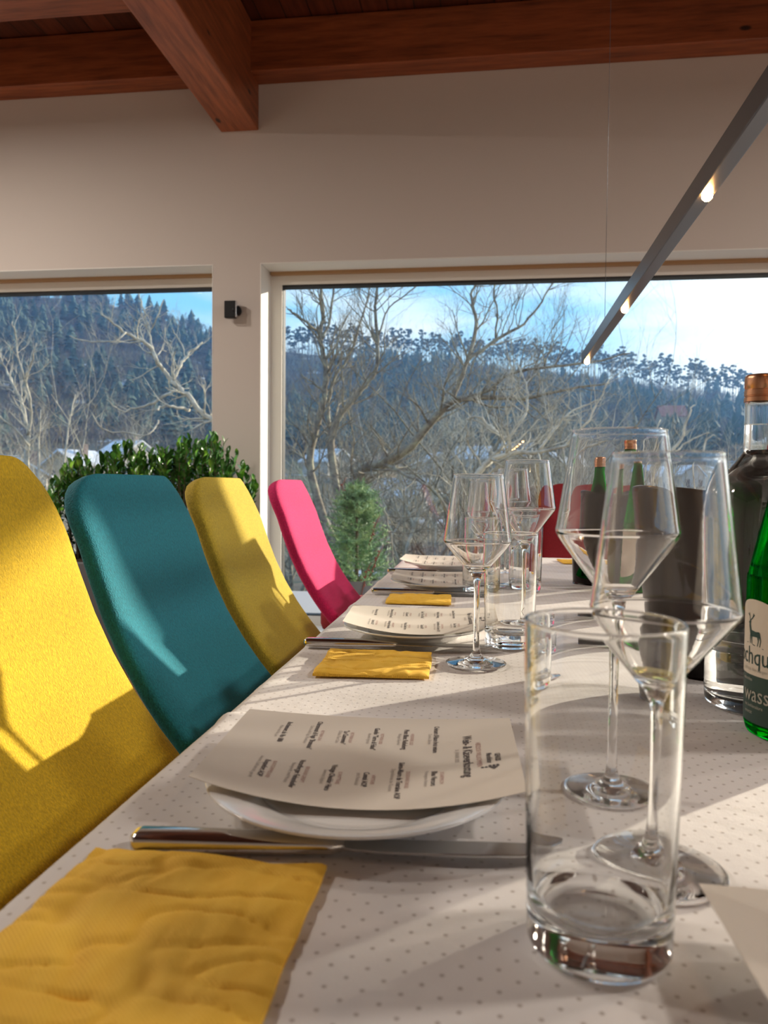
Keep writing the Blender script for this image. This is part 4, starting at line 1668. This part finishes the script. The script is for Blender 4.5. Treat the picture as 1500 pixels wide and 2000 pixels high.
g0 = -3.4
big = [
    # base trunk and the low thick limb sweeping right
    [(650, 1290, 10.2, 34), (664, 1120, 10.3, 30), (676, 1010, 10.4, 28), (690, 955, 10.5, 25), (712, 915, 10.5, 22), (745, 906, 10.4, 20), (803, 870, 10.2, 17), (873, 792, 10, 14), (916, 777, 9.9, 11), (1020, 776, 9.7, 8), (1110, 760, 9.4, 5), (1190, 748, 9.2, 3)],
    [(878, 790, 10, 10), (893, 757, 10.1, 9), (912, 705, 10.2, 8), (929, 632, 10.4, 7), (920, 575, 10.5, 5), (938, 545, 10.6, 4), (945, 500, 10.6, 3)],
    [(913, 704, 10.2, 7), (968, 664, 10.4, 6), (1012, 640, 10.5, 5), (1050, 601, 10.7, 4), (1078, 555, 10.8, 3), (1110, 520, 10.9, 2.5)],
    [(882, 786, 10, 8), (955, 762, 9.8, 7), (994, 731, 9.7, 6), (1063, 718, 9.5, 5), (1150, 708, 9.3, 4), (1230, 690, 9.1, 2.5)],
    [(968, 664, 10.4, 4), (971, 610, 10.3, 3.5), (965, 560, 10.2, 3), (1000, 520, 10.1, 2)],
    [(676, 1010, 10.4, 18), (657, 950, 10.7, 17), (647, 870, 10.9, 15), (655, 825, 11, 14), (690, 780, 11.1, 11), (720, 745, 11.2, 9), (735, 715, 11.2, 8), (737, 662, 11.3, 7), (732, 610, 11.3, 6), (737, 555, 11.4, 5), (745, 500, 11.4, 4)],
    [(672, 1100, 10.3, 17), (632, 1010, 10.6, 17), (610, 940, 10.8, 16), (605, 890, 10.9, 15), (620, 827, 11, 14), (634, 770, 11.1, 12), (637, 720, 11.1, 11), (626, 665, 11.2, 9), (630, 610, 11.3, 8), (626, 550, 11.3, 6), (632, 490, 11.3, 5)],
    [(628, 662, 11.2, 6), (645, 620, 11.4, 5), (652, 560, 11.5, 4), (660, 500, 11.5, 3)],
    [(622, 650, 11.2, 5), (600, 630, 11, 4.5), (575, 612, 10.9, 4), (562, 604, 10.8, 3)],
    [(650, 840, 11, 8), (640, 800, 11.3, 7), (652, 740, 11.5, 6), (680, 700, 11.7, 5), (700, 640, 11.8, 4), (718, 580, 11.9, 3), (722, 520, 12, 2)],
    [(740, 655, 11.3, 4), (760, 600, 11.4, 3), (800, 570, 11.5, 3), (830, 540, 11.6, 2)],
    [(745, 905, 10.4, 8), (800, 930, 9.8, 6), (850, 960, 9.4, 5), (880, 1010, 9.2, 3)],
    [(690, 960, 10.5, 7), (740, 985, 10, 6), (762, 1040, 9.8, 5), (770, 1120, 9.6, 3)],
]
limb_tree('bare_tree', big, 5, M['bark'], 'large bare many-stemmed tree with a thick low limb, filling the left of the large window', depth=2, twig=.80, kids=4, dens=1.15)
rt = [
    [(905, 1200, 8.6, 20), (915, 1050, 8.7, 17), (926, 950, 8.8, 14), (940, 915, 8.8, 12), (968, 893, 8.8, 10), (1010, 884, 8.7, 9), (1050, 882, 8.6, 7), (1130, 868, 8.4, 5), (1210, 850, 8.2, 4)],
    [(960, 896, 8.8, 8), (985, 860, 8.9, 7), (960, 835, 9, 6), (935, 815, 9, 5), (912, 820, 9.1, 3)],
    [(985, 862, 8.9, 6), (1015, 825, 9, 6), (1030, 790, 9.1, 5), (1026, 750, 9.2, 4), (1010, 710, 9.3, 2.5)],
    [(1050, 882, 8.6, 6), (1090, 830, 8.7, 5), (1120, 800, 8.8, 4), (1175, 780, 8.8, 3)],
    [(1100, 876, 8.5, 5), (1150, 820, 8.4, 4), (1175, 770, 8.4, 3), (1190, 740, 8.4, 2)],
]
limb_tree('bare_tree', rt, 9, M['pale_sunlit_bark'], 'pale bare tree with dense crooked twigs in the middle of the large window', depth=2, twig=.62, kids=4, dens=1.5)
rr_ = [
    [(1300, 1100, 8, 12), (1290, 960, 8, 9), (1310, 890, 8, 6), (1335, 845, 8, 5), (1348, 800, 8, 3.5), (1358, 790, 8, 2)],
    [(1310, 890, 8, 4), (1345, 862, 8.1, 3.5), (1385, 845, 8.2, 2.5)],
    [(1375, 1000, 8, 5), (1372, 900, 8.1, 4), (1378, 860, 8.2, 3), (1396, 850, 8.2, 2)],
    [(1250, 960, 8, 5), (1275, 870, 8.1, 4), (1290, 820, 8.2, 2)],
]
limb_tree('bare_shrub', rr_, 14, M['pale_sunlit_bark'], 'thin sunlit bare shoots behind the glasses at the right', depth=1, twig=.28, kids=2, dens=.5)
lw = [
    [(620, 1100, 9.2, 18), (520, 960, 9.2, 15), (440, 830, 9.1, 12), (416, 819, 9, 11), (388, 800, 9, 11), (371, 777, 9, 11), (347, 757, 9, 10), (334, 740, 9, 9), (318, 722, 9, 8), (305, 704, 8.9, 8), (296, 680, 8.9, 8), (270, 662, 8.8, 7), (240, 647, 8.7, 6), (218, 628, 8.6, 4), (196, 610, 8.5, 3)],
    [(338, 742, 9, 7), (350, 718, 9.1, 6), (362, 698, 9.2, 6), (378, 682, 9.3, 5), (396, 668, 9.4, 3)],
    [(362, 698, 9.2, 3), (350, 665, 9.3, 3), (336, 640, 9.3, 2)],
    [(297, 682, 8.9, 5), (292, 650, 9, 5), (284, 615, 9.1, 4), (272, 580, 9.2, 3), (262, 548, 9.2, 2)],
    [(292, 650, 9, 4), (306, 620, 9, 3), (320, 585, 9, 2)],
    [(350, 758, 9, 6), (325, 772, 8.9, 6), (298, 786, 8.8, 5), (265, 797, 8.7, 4), (235, 802, 8.6, 3), (208, 780, 8.5, 2)],
    [(371, 800, 9, 7), (345, 796, 8.8, 6), (320, 792, 8.7, 5), (306, 800, 8.6, 4)],
    [(310, 820, 8.8, 4), (290, 848, 8.6, 3), (240, 845, 8.5, 3), (200, 838, 8.4, 3), (175, 800, 8.3, 2)],
    [(245, 650, 8.7, 4), (225, 665, 8.6, 3), (180, 668, 8.5, 3), (135, 655, 8.4, 2)],
]
limb_tree('bare_tree', lw, 23, M['pale_sunlit_bark'], 'sunlit bare branches reaching in from the right of the left window', depth=2, twig=.42, kids=3, dens=1.1, up=.2)
ll = [
    [(70, 1120, 10, 14), (58, 1000, 10, 12), (52, 900, 10, 10), (55, 850, 10, 8), (46, 800, 10, 7), (30, 760, 10.1, 6), (10, 720, 10.2, 4), (0, 690, 10.2, 3)],
    [(55, 850, 10, 7), (60, 790, 9.9, 6), (50, 745, 9.8, 5), (60, 712, 9.7, 4), (72, 670, 9.6, 2)],
    [(50, 745, 9.8, 4), (36, 700, 9.7, 3.5), (32, 660, 9.7, 3), (24, 628, 9.6, 2)],
    [(75, 960, 9.6, 6), (75, 860, 9.6, 4), (80, 800, 9.6, 2)],
    [(120, 1000, 9.8, 6), (128, 880, 9.8, 4), (140, 800, 9.8, 3), (148, 770, 9.8, 1.5)],
    [(56, 870, 10, 5), (20, 830, 9.8, 4), (-20, 800, 9.6, 3)],
]
limb_tree('bare_tree', ll, 29, M['pale_sunlit_bark'], 'slender pale bare tree at the left edge of the left window', depth=2, twig=.38, kids=3, dens=1.2, up=.3)


def wild_tree(seed):
    rn = random.Random(seed)
    mb = MB()
    for k in range(3):
        d = Vector((rn.uniform(-.35, .35), rn.uniform(-.35, .35), 1)).normalized()
        grow(mb, rn, Vector((0, 0, 0)), d, rn.uniform(3.4, 4.4), .07, 4, .18, .26, 4)
    return mb


prot = [link('bare_tree', wild_tree(s).mesh('bare_tree', False), M['bark' if s < 103 else 'pale_sunlit_bark'], None, True) for s in (101, 102, 103, 104)]
rn = random.Random(77)
spots = [(575, 22), (610, 30), (690, 26), (760, 34), (820, 24), (870, 40), (905, 28), (960, 22), (1010, 36), (1060, 26), (1110, 32), (1160, 22), (1215, 38), (1275, 30),
         (20, 26), (95, 34), (165, 28), (235, 38), (300, 24), (365, 32), (590, 17), (665, 19), (725, 16), (800, 18), (880, 17), (940, 19), (1000, 17), (1050, 20), (1120, 18), (1190, 19), (1240, 17), (130, 18), (330, 17), (780, 48), (1000, 51), (1120, 50), (640, 51), (720, 46), (60, 52), (200, 49)]
WT = ['behind the large tree', 'in the middle distance']
for k, (px, d) in enumerate(spots):
    az = atan((px - 750) / 1500) - R(7.6)
    x, y = d * sin(az), d * cos(az)
    o = prot[k] if k < 4 else prot[k % 4].copy()
    if k >= 4: sc.collection.objects.link(o)
    s = rn.uniform(.75, 1.15) * (1.0 if d < 35 else 1.25)
    o.location = (x, y, ground_z(x, y) - .2)
    o.scale = (s * 1.1, s * 1.1, s)
    o.rotation_euler = (0, 0, rn.uniform(0, 6.28))
    tag(o, 'bare grey-brown tree in the thicket between the house and the village', 'tree', 'bare trees of the thicket below the house')

for o in sc.objects:
    if o.type == 'MESH' and o.name.startswith(('tablecloth', 'side_plate', 'sheet')):
        o.cycles.is_caustics_receiver = True

# ------------------------------------------------------------------ winter haze in the valley
HAZE = .0008
if HAZE:
    m = bpy.data.materials.new('haze')
    m.use_nodes = True
    t = m.node_tree
    t.nodes.clear()
    v = N(t, 'ShaderNodeVolumeScatter', ins={0: (.22, .48, 1.0, 1), 'Density': HAZE, 'Anisotropy': .35})
    t.links.new(v.outputs[0], N(t, 'ShaderNodeOutputMaterial').inputs[1])
    hz = MB().box(-420, 420, 60, 600, -12, 150).build('haze', m)
    tag(hz, 'thin blue winter haze over the valley and the hill', 'haze', None, 'stuff')
    cy.volume_bounces = 0
